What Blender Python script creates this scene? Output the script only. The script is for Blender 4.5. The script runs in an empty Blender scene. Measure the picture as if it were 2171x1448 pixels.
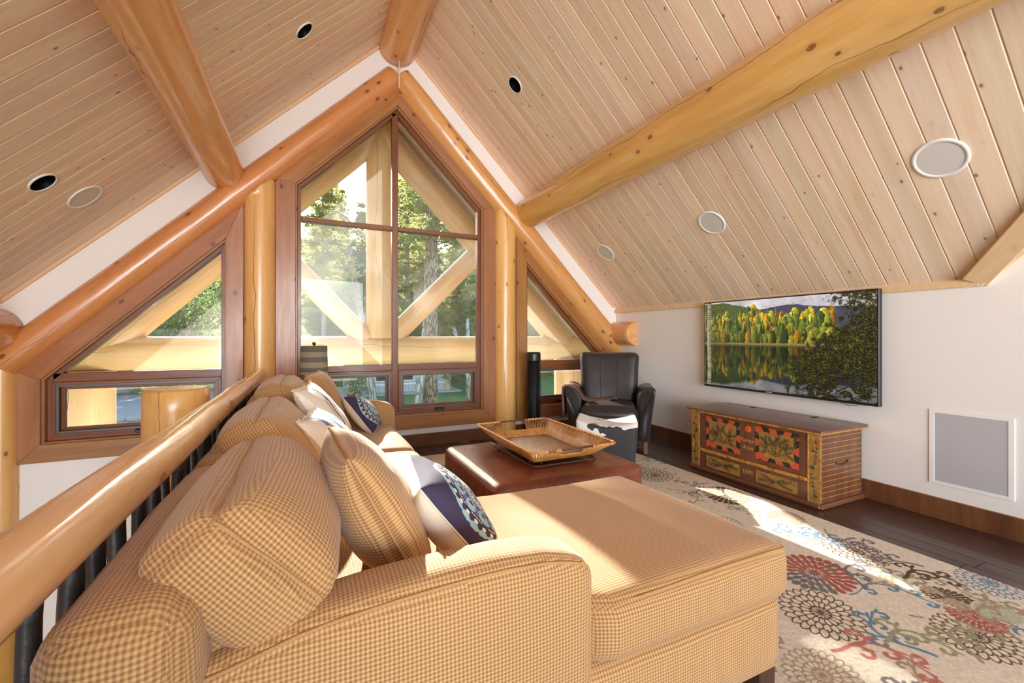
import bpy, bmesh, math, random
import numpy as np
from mathutils import Vector, Matrix, noise, Quaternion

# ------------------------------------------------------------ camera, sky, sun, exposure
SC = bpy.context.scene
C = SC.collection
cam_d = bpy.data.cameras.new('camera')
cam = bpy.data.objects.new('camera', cam_d)
C.objects.link(cam)
cam.location = (0, 0, 1.25)
cam.rotation_euler = (math.radians(90), 0, -math.atan(433.5 / 920.0))
cam_d.sensor_width = 36.0
cam_d.lens = 36.0 * 920.0 / 2171.0
cam_d.shift_y = -11.0 / 2171.0
cam_d.clip_start = 0.05
cam_d.clip_end = 500
SC.camera = cam

SUN_DIR = Vector((-0.03, 1.0, 0.42)).normalized()      # towards the sun
world = bpy.data.worlds.new('sky')
SC.world = world
world.use_nodes = True
wn = world.node_tree
wn.nodes.clear()
sky = wn.nodes.new('ShaderNodeTexSky')
sky.sky_type = 'NISHITA'
sky.sun_disc = False
sky.sun_elevation = math.asin(SUN_DIR.z)
sky.sun_rotation = math.atan2(SUN_DIR.x, SUN_DIR.y)
sky.air_density = 1.0
sky.dust_density = 2.2
sky.ozone_density = 1.0
bg = wn.nodes.new('ShaderNodeBackground')
bg.inputs['Strength'].default_value = 0.62
wo = wn.nodes.new('ShaderNodeOutputWorld')
wn.links.new(sky.outputs[0], bg.inputs[0])
wn.links.new(bg.outputs[0], wo.inputs[0])

sun_l = bpy.data.lights.new('sun', 'SUN')
sun_l.energy = 18.0
sun_l.color = (1.0, 0.93, 0.82)
sun_l.angle = math.radians(0.6)
sun_o = bpy.data.objects.new('sun', sun_l)
C.objects.link(sun_o)
sun_o.rotation_euler = (-SUN_DIR).to_track_quat('-Z', 'Y').to_euler()
sun_o.location = (0, 30, 20)

# added fill light behind the camera, in place of the house's far gable windows
day = bpy.data.lights.new('back_fill', 'AREA')
day.shape = 'RECTANGLE'
day.size = 12.0
day.size_y = 8.5
day.energy = 4000.0
day.color = (0.97, 0.98, 1.0)
fill_o = bpy.data.objects.new('back_fill', day)
C.objects.link(fill_o)
fill_o.location = (-3.2, -12.5, -0.2)
fill_o.rotation_euler = (math.radians(90), 0, math.radians(-14))

SC.view_settings.view_transform = 'Standard'
SC.view_settings.look = 'None'
SC.view_settings.exposure = 0.24
SC.view_settings.gamma = 1.0
SC.view_settings.use_curve_mapping = False
SC.cycles.max_bounces = 10
SC.cycles.diffuse_bounces = 6
SC.cycles.transparent_max_bounces = 24
SC.cycles.sample_clamp_indirect = 6.0
SC.cycles.use_denoising = True
SC.cycles.caustics_reflective = False
SC.cycles.caustics_refractive = False

# ------------------------------------------------------------ helpers
MW = {}
PI = math.pi
rnd = random.Random(7)


def lin(c):
    c = c / 255.0
    return c / 12.92 if c <= 0.04045 else ((c + 0.055) / 1.055) ** 2.4


def rgb(r, g, b):
    return (lin(r), lin(g), lin(b), 1.0)


def mesh(name, verts, faces, smooth=False, uvs=None):
    me = bpy.data.meshes.new(name)
    me.from_pydata([tuple(v) for v in verts], [], faces)
    if uvs is not None:
        lay = me.uv_layers.new(name='UVMap')
        for p in me.polygons:
            for li in p.loop_indices:
                lay.data[li].uv = uvs[me.loops[li].vertex_index]
    if smooth:
        me.polygons.foreach_set('use_smooth', [True] * len(me.polygons))
    me.update()
    return me


def add(name, me, mat=None, parent=None, M=None, local=False):
    o = bpy.data.objects.new(name, me)
    C.objects.link(o)
    if mat is not None and me is not None and len(me.materials) == 0:
        me.materials.append(mat)
    M = M.copy() if M is not None else Matrix()
    if parent is not None:
        o.parent = parent
        P = MW[parent.name]
        if local:
            o.matrix_basis = M
            MW[o.name] = P @ M
        else:
            o.matrix_basis = P.inverted() @ M
            MW[o.name] = M
    else:
        o.matrix_basis = M
        MW[o.name] = M
    return o


def tag(o, label=None, cat=None, group=None, kind=None):
    if label: o['label'] = label
    if cat: o['category'] = cat
    if group: o['group'] = group
    if kind: o['kind'] = kind
    return o


def thing(name, label, cat, loc=(0, 0, 0), rotz=0.0, group=None):
    o = bpy.data.objects.new(name, None)
    C.objects.link(o)
    o.empty_display_size = 0.1
    M = Matrix.Translation(loc) @ Matrix.Rotation(rotz, 4, 'Z')
    o.matrix_basis = M
    MW[o.name] = M
    return tag(o, label, cat, group)


def struct_root(name, loc=(0, 0, 0)):
    o = bpy.data.objects.new(name, None)
    C.objects.link(o)
    o.empty_display_size = 0.1
    o.matrix_basis = Matrix.Translation(loc)
    MW[o.name] = Matrix.Translation(loc)
    o['kind'] = 'structure'
    return o


def copy_tree(src, M, label=None):
    r = src.copy()
    C.objects.link(r)
    r.matrix_basis = M
    MW[r.name] = M
    if label: r['label'] = label
    for ch in list(src.children):
        c = ch.copy(); C.objects.link(c); c.parent = r
        MW[c.name] = M @ c.matrix_basis
        for g in list(ch.children):
            d = g.copy(); C.objects.link(d); d.parent = c
    return r


def axes(o, x, y, z):
    x, y, z = Vector(x), Vector(y), Vector(z)
    M = Matrix.Identity(4)
    for i in range(3):
        M[i][0], M[i][1], M[i][2], M[i][3] = x[i], y[i], z[i], o[i]
    return M


def along(p0, p1, side=(0, 1, 0)):
    """frame at p0 whose local Z runs to p1 and whose local Y is as near to side as can be"""
    z = (Vector(p1) - Vector(p0)).normalized()
    y = Vector(side)
    y = (y - z * y.dot(z))
    if y.length < 1e-5:
        y = Vector((1, 0, 0)) - z * z.x
    y.normalize()
    return axes(p0, y.cross(z), y, z)


def box_data(x0, x1, y0, y1, z0, z1, bev=0.0, seg=1):
    bm = bmesh.new()
    vs = [bm.verts.new((x, y, z)) for x in (x0, x1) for y in (y0, y1) for z in (z0, z1)]
    for f in ((0, 1, 3, 2), (4, 6, 7, 5), (0, 4, 5, 1), (2, 3, 7, 6), (0, 2, 6, 4), (1, 5, 7, 3)):
        bm.faces.new([vs[i] for i in f])
    if bev > 0:
        bmesh.ops.bevel(bm, geom=bm.edges[:], offset=bev, segments=seg, affect='EDGES', profile=0.5)
    me = bpy.data.meshes.new('box')
    bm.to_mesh(me)
    bm.free()
    if bev > 0 and seg > 1:
        me.polygons.foreach_set('use_smooth', [True] * len(me.polygons))
    return me


def box(name, x0, x1, y0, y1, z0, z1, mat, parent=None, bev=0.0, seg=1, uv=False):
    """world-space box; its mesh is local to the box centre"""
    cx, cy, cz = (x0 + x1) / 2, (y0 + y1) / 2, (z0 + z1) / 2
    me = box_data(x0 - cx, x1 - cx, y0 - cy, y1 - cy, z0 - cz, z1 - cz, bev, seg)
    me.name = name
    if uv: box_uv(me)
    return add(name, me, mat, parent, Matrix.Translation((cx, cy, cz)))


def board(name, p0, p1, w, t, mat, parent=None, side=(0, 1, 0), bev=0.003, me=None):
    """a board from p0 to p1; t is the thickness along side, w the width across"""
    L = (Vector(p1) - Vector(p0)).length
    if me is None:
        me = box_data(-w / 2, w / 2, -t / 2, t / 2, 0, L, bev)
        me.name = name
    return add(name, me, mat, parent, along(p0, p1, side))


def prism(name, pts, y0, y1, mat, parent=None, M=None, bev=0.0):
    """polygon in XZ extruded along Y"""
    n = len(pts)
    bm = bmesh.new()
    a = [bm.verts.new((p[0], y0, p[1])) for p in pts]
    b = [bm.verts.new((p[0], y1, p[1])) for p in pts]
    bm.faces.new(a)
    bm.faces.new(b[::-1])
    for i in range(n):
        bm.faces.new([a[i], b[i], b[(i + 1) % n], a[(i + 1) % n]])
    bmesh.ops.recalc_face_normals(bm, faces=bm.faces[:])
    if bev > 0:
        bmesh.ops.bevel(bm, geom=bm.edges[:], offset=bev, segments=1, affect='EDGES')
    me = bpy.data.meshes.new(name)
    bm.to_mesh(me)
    bm.free()
    return add(name, me, mat, parent, M)


def box_uv(me):
    """cube projection in metres from the mesh's own coordinates"""
    lay = me.uv_layers.new(name='UVMap') if not me.uv_layers else me.uv_layers[0]
    for p in me.polygons:
        n = p.normal
        ax = max(range(3), key=lambda i: abs(n[i]))
        for li in p.loop_indices:
            co = me.vertices[me.loops[li].vertex_index].co
            lay.data[li].uv = ((co.y, co.z), (co.x, co.z), (co.x, co.y))[ax]


def tube_data(pts, r, seg=8, closed=False, cap=True):
    pts = [Vector(p) for p in pts]
    n = len(pts)
    rs = r if isinstance(r, (list, tuple)) else [r] * n
    verts, faces = [], []
    up = None
    for i, p in enumerate(pts):
        if closed:
            d = pts[(i + 1) % n] - pts[i - 1]
        else:
            d = pts[min(i + 1, n - 1)] - pts[max(i - 1, 0)]
        d.normalize()
        if up is None:
            up = Vector((0, 0, 1)) if abs(d.z) < 0.9 else Vector((1, 0, 0))
        u = (up - d * up.dot(d))
        if u.length < 1e-6:
            u = d.orthogonal()
        u.normalize()
        up = u
        w = d.cross(u)
        for k in range(seg):
            a = 2 * PI * k / seg
            verts.append(p + (u * math.cos(a) + w * math.sin(a)) * rs[i])
    m = n if closed else n - 1
    for i in range(m):
        j = (i + 1) % n
        for k in range(seg):
            l = (k + 1) % seg
            faces.append((i * seg + k, i * seg + l, j * seg + l, j * seg + k))
    if cap and not closed:
        faces.append(tuple(range(seg))[::-1])
        faces.append(tuple((n - 1) * seg + k for k in range(seg)))
    return verts, faces


def tube(name, pts, r, mat, parent=None, seg=8, closed=False, smooth=True, M=None, local=False):
    v, f = tube_data(pts, r, seg, closed)
    return add(name, mesh(name, v, f, smooth), mat, parent, M, local)


class Merge:
    def __init__(s): s.v, s.f = [], []
    def put(s, vf):
        b = len(s.v)
        s.v += vf[0]
        s.f += [tuple(i + b for i in f) for f in vf[1]]
        return s
    def build(s, name, mat, parent=None, smooth=False, M=None, local=False):
        return add(name, mesh(name, s.v, s.f, smooth), mat, parent, M, local)


def lathe(name, prof, mat, parent=None, M=None, seg=32, local=False, smooth=True, cap=True):
    """prof: list of (r, z)"""
    verts, faces = [], []
    for r, z in prof:
        for k in range(seg):
            a = 2 * PI * k / seg
            verts.append((r * math.cos(a), r * math.sin(a), z))
    for i in range(len(prof) - 1):
        for k in range(seg):
            l = (k + 1) % seg
            faces.append((i * seg + k, i * seg + l, (i + 1) * seg + l, (i + 1) * seg + k))
    if prof[0] == prof[-1]: cap = False
    if cap and prof[0][0] > 1e-6: faces.append(tuple(range(seg))[::-1])
    if cap and prof[-1][0] > 1e-6: faces.append(tuple((len(prof) - 1) * seg + k for k in range(seg)))
    return add(name, mesh(name, verts, faces, smooth), mat, parent, M, local)


def log_data(L, r0, r1, seed=0, seg=28, rough=0.03, cap=0.012, step=0.11, bend=0.0):
    n = max(6, int(L / step))
    verts, faces = [], []
    zs = [0.0, cap] + [L * i / n for i in range(1, n)] + [L - cap, L]
    off = Vector((seed * 3.7, seed * 1.9, seed * 5.3))
    for i, z in enumerate(zs):
        t = z / L
        r = r0 + (r1 - r0) * t
        if i in (0, len(zs) - 1): r -= cap
        bx = bend * math.sin(PI * t)
        for k in range(seg):
            a = 2 * PI * k / seg
            c, s = math.cos(a), math.sin(a)
            rr = r * (1 + rough * noise.noise(Vector((c * 1.1, s * 1.1, z * 1.6)) + off)
                      + 0.4 * rough * noise.noise(Vector((c * 2.5, s * 2.5, z * 5.0)) + off))
            verts.append((c * rr + bx, s * rr, z))
    m = len(zs)
    for i in range(m - 1):
        for k in range(seg):
            l = (k + 1) % seg
            faces.append((i * seg + k, i * seg + l, (i + 1) * seg + l, (i + 1) * seg + k))
    faces.append(tuple(range(seg))[::-1])
    faces.append(tuple((m - 1) * seg + k for k in range(seg)))
    me = mesh('log', verts, faces, True)
    me.polygons[len(faces) - 1].use_smooth = False
    me.polygons[len(faces) - 2].use_smooth = False
    return me


def log(name, p0, p1, r0, r1, mat, label=None, cat=None, parent=None, seed=0, group=None, side=(0, 1, 0), **kw):
    L = (Vector(p1) - Vector(p0)).length
    me = log_data(L, r0, r1, seed, **kw)
    me.name = name
    o = add(name, me, mat, parent, along(p0, p1, side))
    if label: tag(o, label, cat, group)
    return o


def puff(name, size, r, bulge=(0, 0, 0), n=(12, 12, 6), f=None, wob=0.0, seed=0):
    """rounded, puffed box centred on the origin; bulge = outward swell of the X, Y, Z faces; f maps a point afterwards"""
    lx, ly, lz = size
    idx, verts, faces = {}, [], []
    nx, ny, nz = n

    def shape(q):
        p = Vector((q[0] * lx / 2, q[1] * ly / 2, q[2] * lz / 2))
        rr = min(r, lx / 2 - 1e-4, ly / 2 - 1e-4, lz / 2 - 1e-4)
        inn = Vector((max(-lx / 2 + rr, min(lx / 2 - rr, p.x)), max(-ly / 2 + rr, min(ly / 2 - rr, p.y)),
                      max(-lz / 2 + rr, min(lz / 2 - rr, p.z))))
        d = p - inn
        if d.length > 1e-9:
            p = inn + d.normalized() * rr
        u = [1 - q[i] * q[i] for i in range(3)]
        p.x += bulge[0] * q[0] * math.sqrt(max(0, u[1] * u[2]))
        p.y += bulge[1] * q[1] * math.sqrt(max(0, u[0] * u[2]))
        p.z += bulge[2] * q[2] * math.sqrt(max(0, u[0] * u[1]))
        if wob:
            o = Vector((seed * 7.1, seed * 3.3, seed))
            p += noise.noise_vector(p * 4.0 + o) * wob + noise.noise_vector(p * 11.0 + o) * wob * 0.35
        return f(p) if f else p

    def par(i, m, half, rr):
        # denser samples near the edges, so that the rounding is smooth
        t = -1 + 2 * i / m
        return math.sin(t * PI / 2) * 0.55 + t * 0.45

    def vid(i, j, k):
        key = (i, j, k)
        if key not in idx:
            idx[key] = len(verts)
            verts.append(shape((par(i, nx, lx, r), par(j, ny, ly, r), par(k, nz, lz, r))))
        return idx[key]
    for i in range(nx):
        for j in range(ny):
            faces.append((vid(i, j, nz), vid(i + 1, j, nz), vid(i + 1, j + 1, nz), vid(i, j + 1, nz)))
            faces.append((vid(i, j, 0), vid(i, j + 1, 0), vid(i + 1, j + 1, 0), vid(i + 1, j, 0)))
    for i in range(nx):
        for k in range(nz):
            faces.append((vid(i, 0, k), vid(i + 1, 0, k), vid(i + 1, 0, k + 1), vid(i, 0, k + 1)))
            faces.append((vid(i, ny, k), vid(i, ny, k + 1), vid(i + 1, ny, k + 1), vid(i + 1, ny, k)))
    for j in range(ny):
        for k in range(nz):
            faces.append((vid(0, j, k), vid(0, j, k + 1), vid(0, j + 1, k + 1), vid(0, j + 1, k)))
            faces.append((vid(nx, j, k), vid(nx, j + 1, k), vid(nx, j + 1, k + 1), vid(nx, j, k + 1)))
    me = mesh(name, verts, faces, True)
    box_uv(me)
    return me, shape


def knife_pillow(name, w, h, t, ears=0.06, n=22, wob=0.004, seed=0):
    """throw pillow in its local XY plane, front at +Z; returns front and back meshes and the rim points"""
    off = Vector((seed * 2.7, seed * 5.1, seed))

    def P(u, v, s):
        x = u * w / 2 * (1 - ears * (1 - v * v))
        y = v * h / 2 * (1 - ears * (1 - u * u))
        z = s * t / 2 * (max(0, (1 - u * u) * (1 - v * v))) ** 0.42
        p = Vector((x, y, z))
        k = 1 - max(abs(u), abs(v)) ** 6
        return p + (noise.noise_vector(p * 6 + off) * wob * 2.2 + noise.noise_vector(p * 16 + off) * wob) * (0.3 + 0.7 * k)
    out = []
    g = [math.sin((-1 + 2 * i / n) * PI / 2) * 0.6 + (-1 + 2 * i / n) * 0.4 for i in range(n + 1)]
    for s in (1, -1):
        vs = [P(u, v, s) for v in g for u in g]
        uv = [((u + 1) / 2, (v + 1) / 2) for v in g for u in g]
        fs = []
        for j in range(n):
            for i in range(n):
                a = j * (n + 1) + i
                q = (a, a + 1, a + n + 2, a + n + 1)
                fs.append(q if s > 0 else q[::-1])
        out.append(mesh(name, vs, fs, True, uv))
    rim = [P(u, -1, 1) for u in g[:-1]] + [P(1, v, 1) for v in g[:-1]] + [P(u, 1, 1) for u in g[:0:-1]] + [P(-1, v, 1) for v in g[:0:-1]]
    return out[0], out[1], rim


# ------------------------------------------------------------ materials
class Mat:
    def __init__(s, name):
        s.m = bpy.data.materials.new(name)
        s.m.use_nodes = True
        s.t = s.m.node_tree
        s.t.nodes.clear()
        s.out = s.t.nodes.new('ShaderNodeOutputMaterial')
        s.b = s.n('BsdfPrincipled')
        s.t.links.new(s.b.outputs[0], s.out.inputs[0])

    def n(s, kind, ins=None, **props):
        nd = s.t.nodes.new('ShaderNode' + kind)
        for k, v in props.items(): setattr(nd, k, v)
        for k, v in (ins or {}).items(): s.set(nd, k, v)
        return nd

    def set(s, nd, k, v):
        i = nd.inputs[k]
        if isinstance(v, bpy.types.NodeSocket): s.t.links.new(v, i)
        elif hasattr(v, 'outputs'): s.t.links.new(v.outputs[0], i)
        else: i.default_value = v

    def bs(s, **kw):
        for k, v in kw.items(): s.set(s.b, k.replace('_', ' '), v)
        return s

    def math(s, op, a, b=0.0, c=None):
        ins = {0: a, 1: b}
        if c is not None: ins[2] = c
        return s.n('Math', ins, operation=op).outputs[0]

    def mix(s, f, a, b, mode='MIX'):
        nd = s.n('Mix', None, data_type='RGBA', blend_type=mode)
        s.set(nd, 0, f); s.set(nd, 6, a); s.set(nd, 7, b)
        return nd.outputs[2]

    def ramp(s, f, stops, mode='LINEAR'):
        nd = s.n('ValToRGB', {0: f})
        nd.color_ramp.interpolation = mode
        e = nd.color_ramp.elements
        while len(e) < len(stops): e.new(0.5)
        for el, (p, c) in zip(e, stops):
            el.position = p
            el.color = c if isinstance(c, (tuple, list)) else (c, c, c, 1)
        return nd.outputs[0]

    def noise(s, vec, scale, detail=4, rough=0.5, dist=0.0, out=0):
        nd = s.n('TexNoise', {'Scale': scale, 'Detail': detail, 'Roughness': rough, 'Distortion': dist})
        if vec is not None: s.set(nd, 'Vector', vec)
        return nd.outputs[out]

    def coord(s, scale=(1, 1, 1), loc=(0, 0, 0), rand=0.0, kind='Object'):
        tc = s.n('TexCoord').outputs[kind]
        if rand:
            oi = s.n('ObjectInfo').outputs['Random']
            cb = s.n('CombineXYZ', {0: s.math('MULTIPLY', oi, 17.3 * rand), 1: s.math('MULTIPLY', oi, 41.7 * rand), 2: s.math('MULTIPLY', oi, 93.1 * rand)})
            tc = s.n('VectorMath', {0: tc, 1: cb.outputs[0]}, operation='ADD').outputs[0]
        return s.n('Mapping', {'Vector': tc, 'Scale': scale, 'Location': loc}).outputs[0]

    def bump(s, h, strength=0.3, dist=0.01):
        nd = s.n('Bump', {'Strength': strength, 'Distance': dist, 'Height': h})
        s.set(s.b, 'Normal', nd.outputs[0])
        return s


def wood(name, light, mid, dark, knot, rough=0.35, coat=0.0, grain=14.0, knots=4.0, ksize=0.085, cracks=0.0, var=0.12, bump=0.12, aniso=0.07, fig=1.0, hewn=0.0):
    """pine: grain along local Z, knots, checks; light, mid, dark, knot are colours"""
    m = Mat(name)
    co = m.coord((1, 1, 1), rand=1.0)
    st = m.n('Mapping', {'Vector': co, 'Scale': (1, 1, aniso)}).outputs[0]
    warp = m.noise(st, 3.0, 2, 0.5, 0, 1)
    wv = m.n('VectorMath', {0: warp, 1: (0.5, 0.5, 0.5)}, operation='SUBTRACT').outputs[0]
    wv = m.n('VectorMath', {0: wv, 'Scale': 0.22 * fig}, operation='SCALE').outputs[0]
    st2 = m.n('VectorMath', {0: st, 1: wv}, operation='ADD').outputs[0]
    g1 = m.noise(st2, grain, 5, 0.6)
    g2 = m.noise(st, grain * 4.5, 3, 0.5)
    patch = m.noise(m.n('Mapping', {'Vector': co, 'Scale': (1, 1, 0.35)}).outputs[0], 2.3, 2, 0.5)
    base = m.ramp(g1, [(0.25, dark), (0.47, mid), (0.68, light), (1.0, light)])
    base = m.mix(m.math('MULTIPLY', m.ramp(g2, [(0.35, 1.0), (0.6, 0.0)]), 0.28), base, dark)
    base = m.mix(m.math('MULTIPLY', m.ramp(patch, [(0.35, 1.0), (0.65, 0.0)]), 0.35), base, mid)
    oi = m.n('ObjectInfo').outputs['Random']
    hs = m.n('HueSaturation', {'Hue': m.n('MapRange', {0: oi, 3: 0.5 - 0.012, 4: 0.5 + 0.008}).outputs[0],
                               'Saturation': m.n('MapRange', {0: m.math('FRACT', m.math('MULTIPLY', oi, 7.77)), 3: 1 - var, 4: 1 + var}).outputs[0],
                               'Value': m.n('MapRange', {0: m.math('FRACT', m.math('MULTIPLY', oi, 13.3)), 3: 1 - var, 4: 1 + var * 0.7}).outputs[0], 'Color': base})
    col = hs.outputs[0]
    if knots:
        kv = m.n('Mapping', {'Vector': co, 'Scale': (1, 1, 0.62)}).outputs[0]
        vo = m.n('TexVoronoi', {'Vector': kv, 'Scale': knots, 'Randomness': 1.0}, feature='F1')
        d = m.math('ADD', vo.outputs['Distance'], m.math('MULTIPLY', m.math('SUBTRACT', m.noise(co, 45, 2), 0.5), 0.03))
        k = m.ramp(d, [(0.0, 1.0), (ksize * 0.55, 0.75), (ksize * 0.75, 0.95), (ksize, 0.12), (ksize * 2.2, 0.0)])
        col = m.mix(k, col, knot)
    h = g1
    if cracks:
        sx = m.n('SeparateXYZ', {0: m.n('TexCoord').outputs['Object']})
        ang = m.math('ARCTAN2', sx.outputs[1], sx.outputs[0])
        zc = m.n('CombineXYZ', {2: m.math('ADD', sx.outputs[2], m.math('MULTIPLY', oi, 31.0))}).outputs[0]
        wig = m.math('MULTIPLY', m.math('SUBTRACT', m.noise(zc, 1.1, 5, 0.55), 0.5), 1.5)
        tot = None
        for a0, w, ph in ((0.7, cracks, 0.0), (-1.9, cracks * 0.6, 3.0), (2.6, cracks * 0.5, 7.0)):
            zz = m.n('VectorMath', {0: zc, 1: (0, ph, ph)}, operation='ADD').outputs[0]
            msk = m.ramp(m.noise(zz, 0.8, 2), [(0.42, 0.0), (0.56, 1.0)])
            dd = m.math('ABSOLUTE', m.math('SUBTRACT', m.math('ADD', ang, wig), a0 + 0.3 * math.sin(ph)))
            ck = m.math('MULTIPLY', m.math('LESS_THAN', dd, m.math('MULTIPLY', msk, w)), 1.0)
            tot = ck if tot is None else m.math('MAXIMUM', tot, ck)
        col = m.mix(m.math('MULTIPLY', tot, 0.85), col, (dark[0] * 0.12, dark[1] * 0.1, dark[2] * 0.1, 1))
        h = m.math('SUBTRACT', m.math('MULTIPLY', g1, 0.6), tot)
    if hewn:
        fc = m.noise(m.n('Mapping', {'Vector': co, 'Scale': (1, 1, 0.38)}).outputs[0], 13.0, 3, 0.55)
        h = m.math('ADD', m.math('MULTIPLY', h, 0.25), m.math('MULTIPLY', fc, hewn))
    m.bs(Base_Color=col, Roughness=m.ramp(g2, [(0.3, rough + 0.08), (0.7, rough - 0.05)]))
    if coat: m.bs(Coat_Weight=coat, Coat_Roughness=0.12)
    m.bump(h, bump, 0.004)
    return m.m


def plain(name, col, rough=0.5, metal=0.0, bump=0.0, scale=40.0, var=0.06, coat=0.0, spec=0.5):
    m = Mat(name)
    nz = m.noise(m.coord(), scale, 4)
    c = m.mix(nz, tuple(x * (1 - var) for x in col[:3]) + (1,), tuple(min(1, x * (1 + var)) for x in col[:3]) + (1,))
    m.bs(Base_Color=c, Roughness=rough, Metallic=metal)
    m.b.inputs['Specular IOR Level'].default_value = spec
    if coat: m.bs(Coat_Weight=coat, Coat_Roughness=0.1)
    if bump: m.bump(nz, bump, 0.003)
    return m.m


def image(name, arr):
    """arr: H x W x 3, sRGB 0..1, row 0 at the bottom"""
    h, w = arr.shape[:2]
    im = bpy.data.images.new(name, w, h)
    px = np.ones((h, w, 4), np.float32)
    px[:, :, :3] = np.clip(arr, 0, 1)
    im.pixels.foreach_set(px.ravel())
    im.update()
    im.pack()
    return im


def printed(name, arr, rough=0.6, emit=0.0, bump=0.0, bscale=300.0, grain=0.0, coat=0.0):
    m = Mat(name)
    tx = m.n('TexImage', None)
    tx.image = image(name, arr)
    tx.extension = 'EXTEND'
    m.set(tx, 0, m.n('TexCoord').outputs['UV'])
    col = tx.outputs[0]
    if grain:
        nz = m.noise(m.coord(), bscale, 3)
        col = m.mix(grain, col, m.mix(nz, (0.1, 0.1, 0.1, 1), (1, 1, 1, 1)), 'OVERLAY')
    m.bs(Base_Color=col, Roughness=rough)
    if emit:
        m.bs(Emission_Color=col, Emission_Strength=emit)
    if bump: m.bump(m.noise(m.coord(), bscale, 3), bump, 0.003)
    if coat: m.bs(Coat_Weight=coat)
    return m.m


def fabric_check(name, light, mid, dark, period=0.0096):
    """woven two-tone check on the metric UV"""
    m = Mat(name)
    uv = m.n('TexCoord').outputs['UV']
    wob = m.noise(uv, 3.0, 2, 0.5, 0, 1)
    uv = m.n('VectorMath', {0: uv, 1: m.n('VectorMath', {0: wob, 'Scale': 0.01}, operation='SCALE').outputs[0]}, operation='ADD').outputs[0]
    sp = m.n('SeparateXYZ', {0: uv})
    w = []
    for i in (0, 1):
        sn = m.math('SINE', m.math('MULTIPLY', sp.outputs[i], 2 * PI / period))
        w.append(m.ramp(m.math('MULTIPLY_ADD', sn, 0.5, 0.5), [(0.3, 0.0), (0.7, 1.0)]))
    f = m.math('MULTIPLY', m.math('ADD', w[0], w[1]), 0.5)
    col = m.ramp(f, [(0.0, dark), (0.5, mid), (1.0, light)])
    blot = m.noise(uv, 2.2, 2)
    col = m.mix(m.math('MULTIPLY', m.ramp(blot, [(0.4, 0.0), (0.7, 1.0)]), 0.22), col, mid)
    m.bs(Base_Color=col, Roughness=0.85, Sheen_Weight=0.25, Sheen_Roughness=0.5)
    fold = m.n('Mapping', {'Vector': uv, 'Scale': (1, 0.22, 1)}).outputs[0]
    hh = m.math('ADD', m.math('MULTIPLY', f, 0.12), m.math('MULTIPLY', m.noise(fold, 22, 3, 0.5), 1.0))
    m.bump(hh, 0.35, 0.012)
    return m.m


M = {}
M['log'] = wood('honey_log', rgb(238, 192, 122), rgb(226, 172, 98), rgb(204, 144, 72), rgb(126, 78, 42), 0.28, 0.4, 9, 6.0, 0.1, 0.035, 0.05, 0.3, hewn=1.0)
M['log_red'] = wood('rafter_log', rgb(228, 172, 104), rgb(212, 150, 82), rgb(184, 120, 60), rgb(112, 66, 34), 0.26, 0.5, 9, 7.5, 0.14, 0.03, 0.05, 0.5, hewn=1.6)
M['rail'] = wood('rail_log', rgb(248, 218, 172), rgb(240, 200, 146), rgb(220, 168, 110), rgb(162, 106, 64), 0.24, 0.55, 8, 6.0, 0.16, 0.0, 0.05, 0.5, hewn=1.8)
M['plank'] = wood('ceiling_pine', rgb(245, 230, 209), rgb(238, 217, 189), rgb(223, 194, 160), rgb(132, 96, 68), 0.5, 0.06, 16, 10.0, 0.085, 0.0, 0.09, 0.05)
M['trimlight'] = wood('light_trim', rgb(236, 206, 168), rgb(228, 192, 150), rgb(210, 170, 126), rgb(140, 100, 66), 0.45, 0.1, 14, 4, 0.06, 0.0, 0.03, 0.05)
M['casing'] = wood('window_casing', rgb(182, 128, 76), rgb(164, 110, 62), rgb(138, 88, 48), rgb(76, 44, 24), 0.35, 0.25, 14, 5, 0.08, 0.0, 0.07, 0.07)
M['frame'] = wood('window_frame', rgb(140, 84, 46), rgb(122, 70, 38), rgb(96, 52, 28), rgb(60, 32, 18), 0.35, 0.25, 16, 0, 0.06, 0.0, 0.05, 0.05)
M['base'] = wood('baseboard_wood', rgb(128, 80, 48), rgb(110, 66, 40), rgb(88, 52, 31), rgb(60, 34, 20), 0.4, 0.15, 14, 2, 0.05, 0.0, 0.04, 0.05)
M['floor'] = wood('dark_floor', rgb(86, 62, 52), rgb(72, 50, 42), rgb(54, 38, 34), rgb(40, 28, 24), 0.32, 0.2, 12, 1.5, 0.04, 0.0, 0.14, 0.1)
M['floor_gap'] = plain('floor_gap', rgb(38, 28, 25), 0.8)
M['wall'] = plain('wall_paint', rgb(238, 235, 232), 0.7, bump=0.06, scale=180, var=0.012)
M['white'] = plain('white_plastic', rgb(240, 240, 240), 0.45, var=0.01)
M['caulk'] = plain('caulk', rgb(226, 214, 196), 0.6)
M['speaker'] = plain('speaker_cloth', rgb(214, 212, 206), 0.8, var=0.05, scale=600, bump=0.1)
M['grey_metal'] = plain('grey_metal', rgb(98, 96, 94), 0.4, 0.6, var=0.03)
M['grille'] = plain('silver_mesh', rgb(190, 190, 196), 0.5, 0.1, var=0.05, scale=900, bump=0.1)
M['black'] = plain('black_plastic', rgb(28, 28, 30), 0.35, var=0.05)
M['iron'] = plain('forged_iron', rgb(52, 48, 48), 0.45, 0.5, bump=0.9, scale=28, var=0.35)
M['bronze'] = plain('bronze_handle', rgb(82, 74, 66), 0.35, 0.8, var=0.1)
M['chrome'] = plain('chrome_reflector', rgb(14, 11, 13), 0.42, 0.0, var=0.02, spec=0.25)
M['check'] = fabric_check('tan_check', rgb(210, 168, 114), rgb(182, 138, 87), rgb(142, 101, 62))
M['piping'] = plain('check_piping', rgb(182, 140, 92), 0.9, var=0.3, scale=190)
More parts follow.
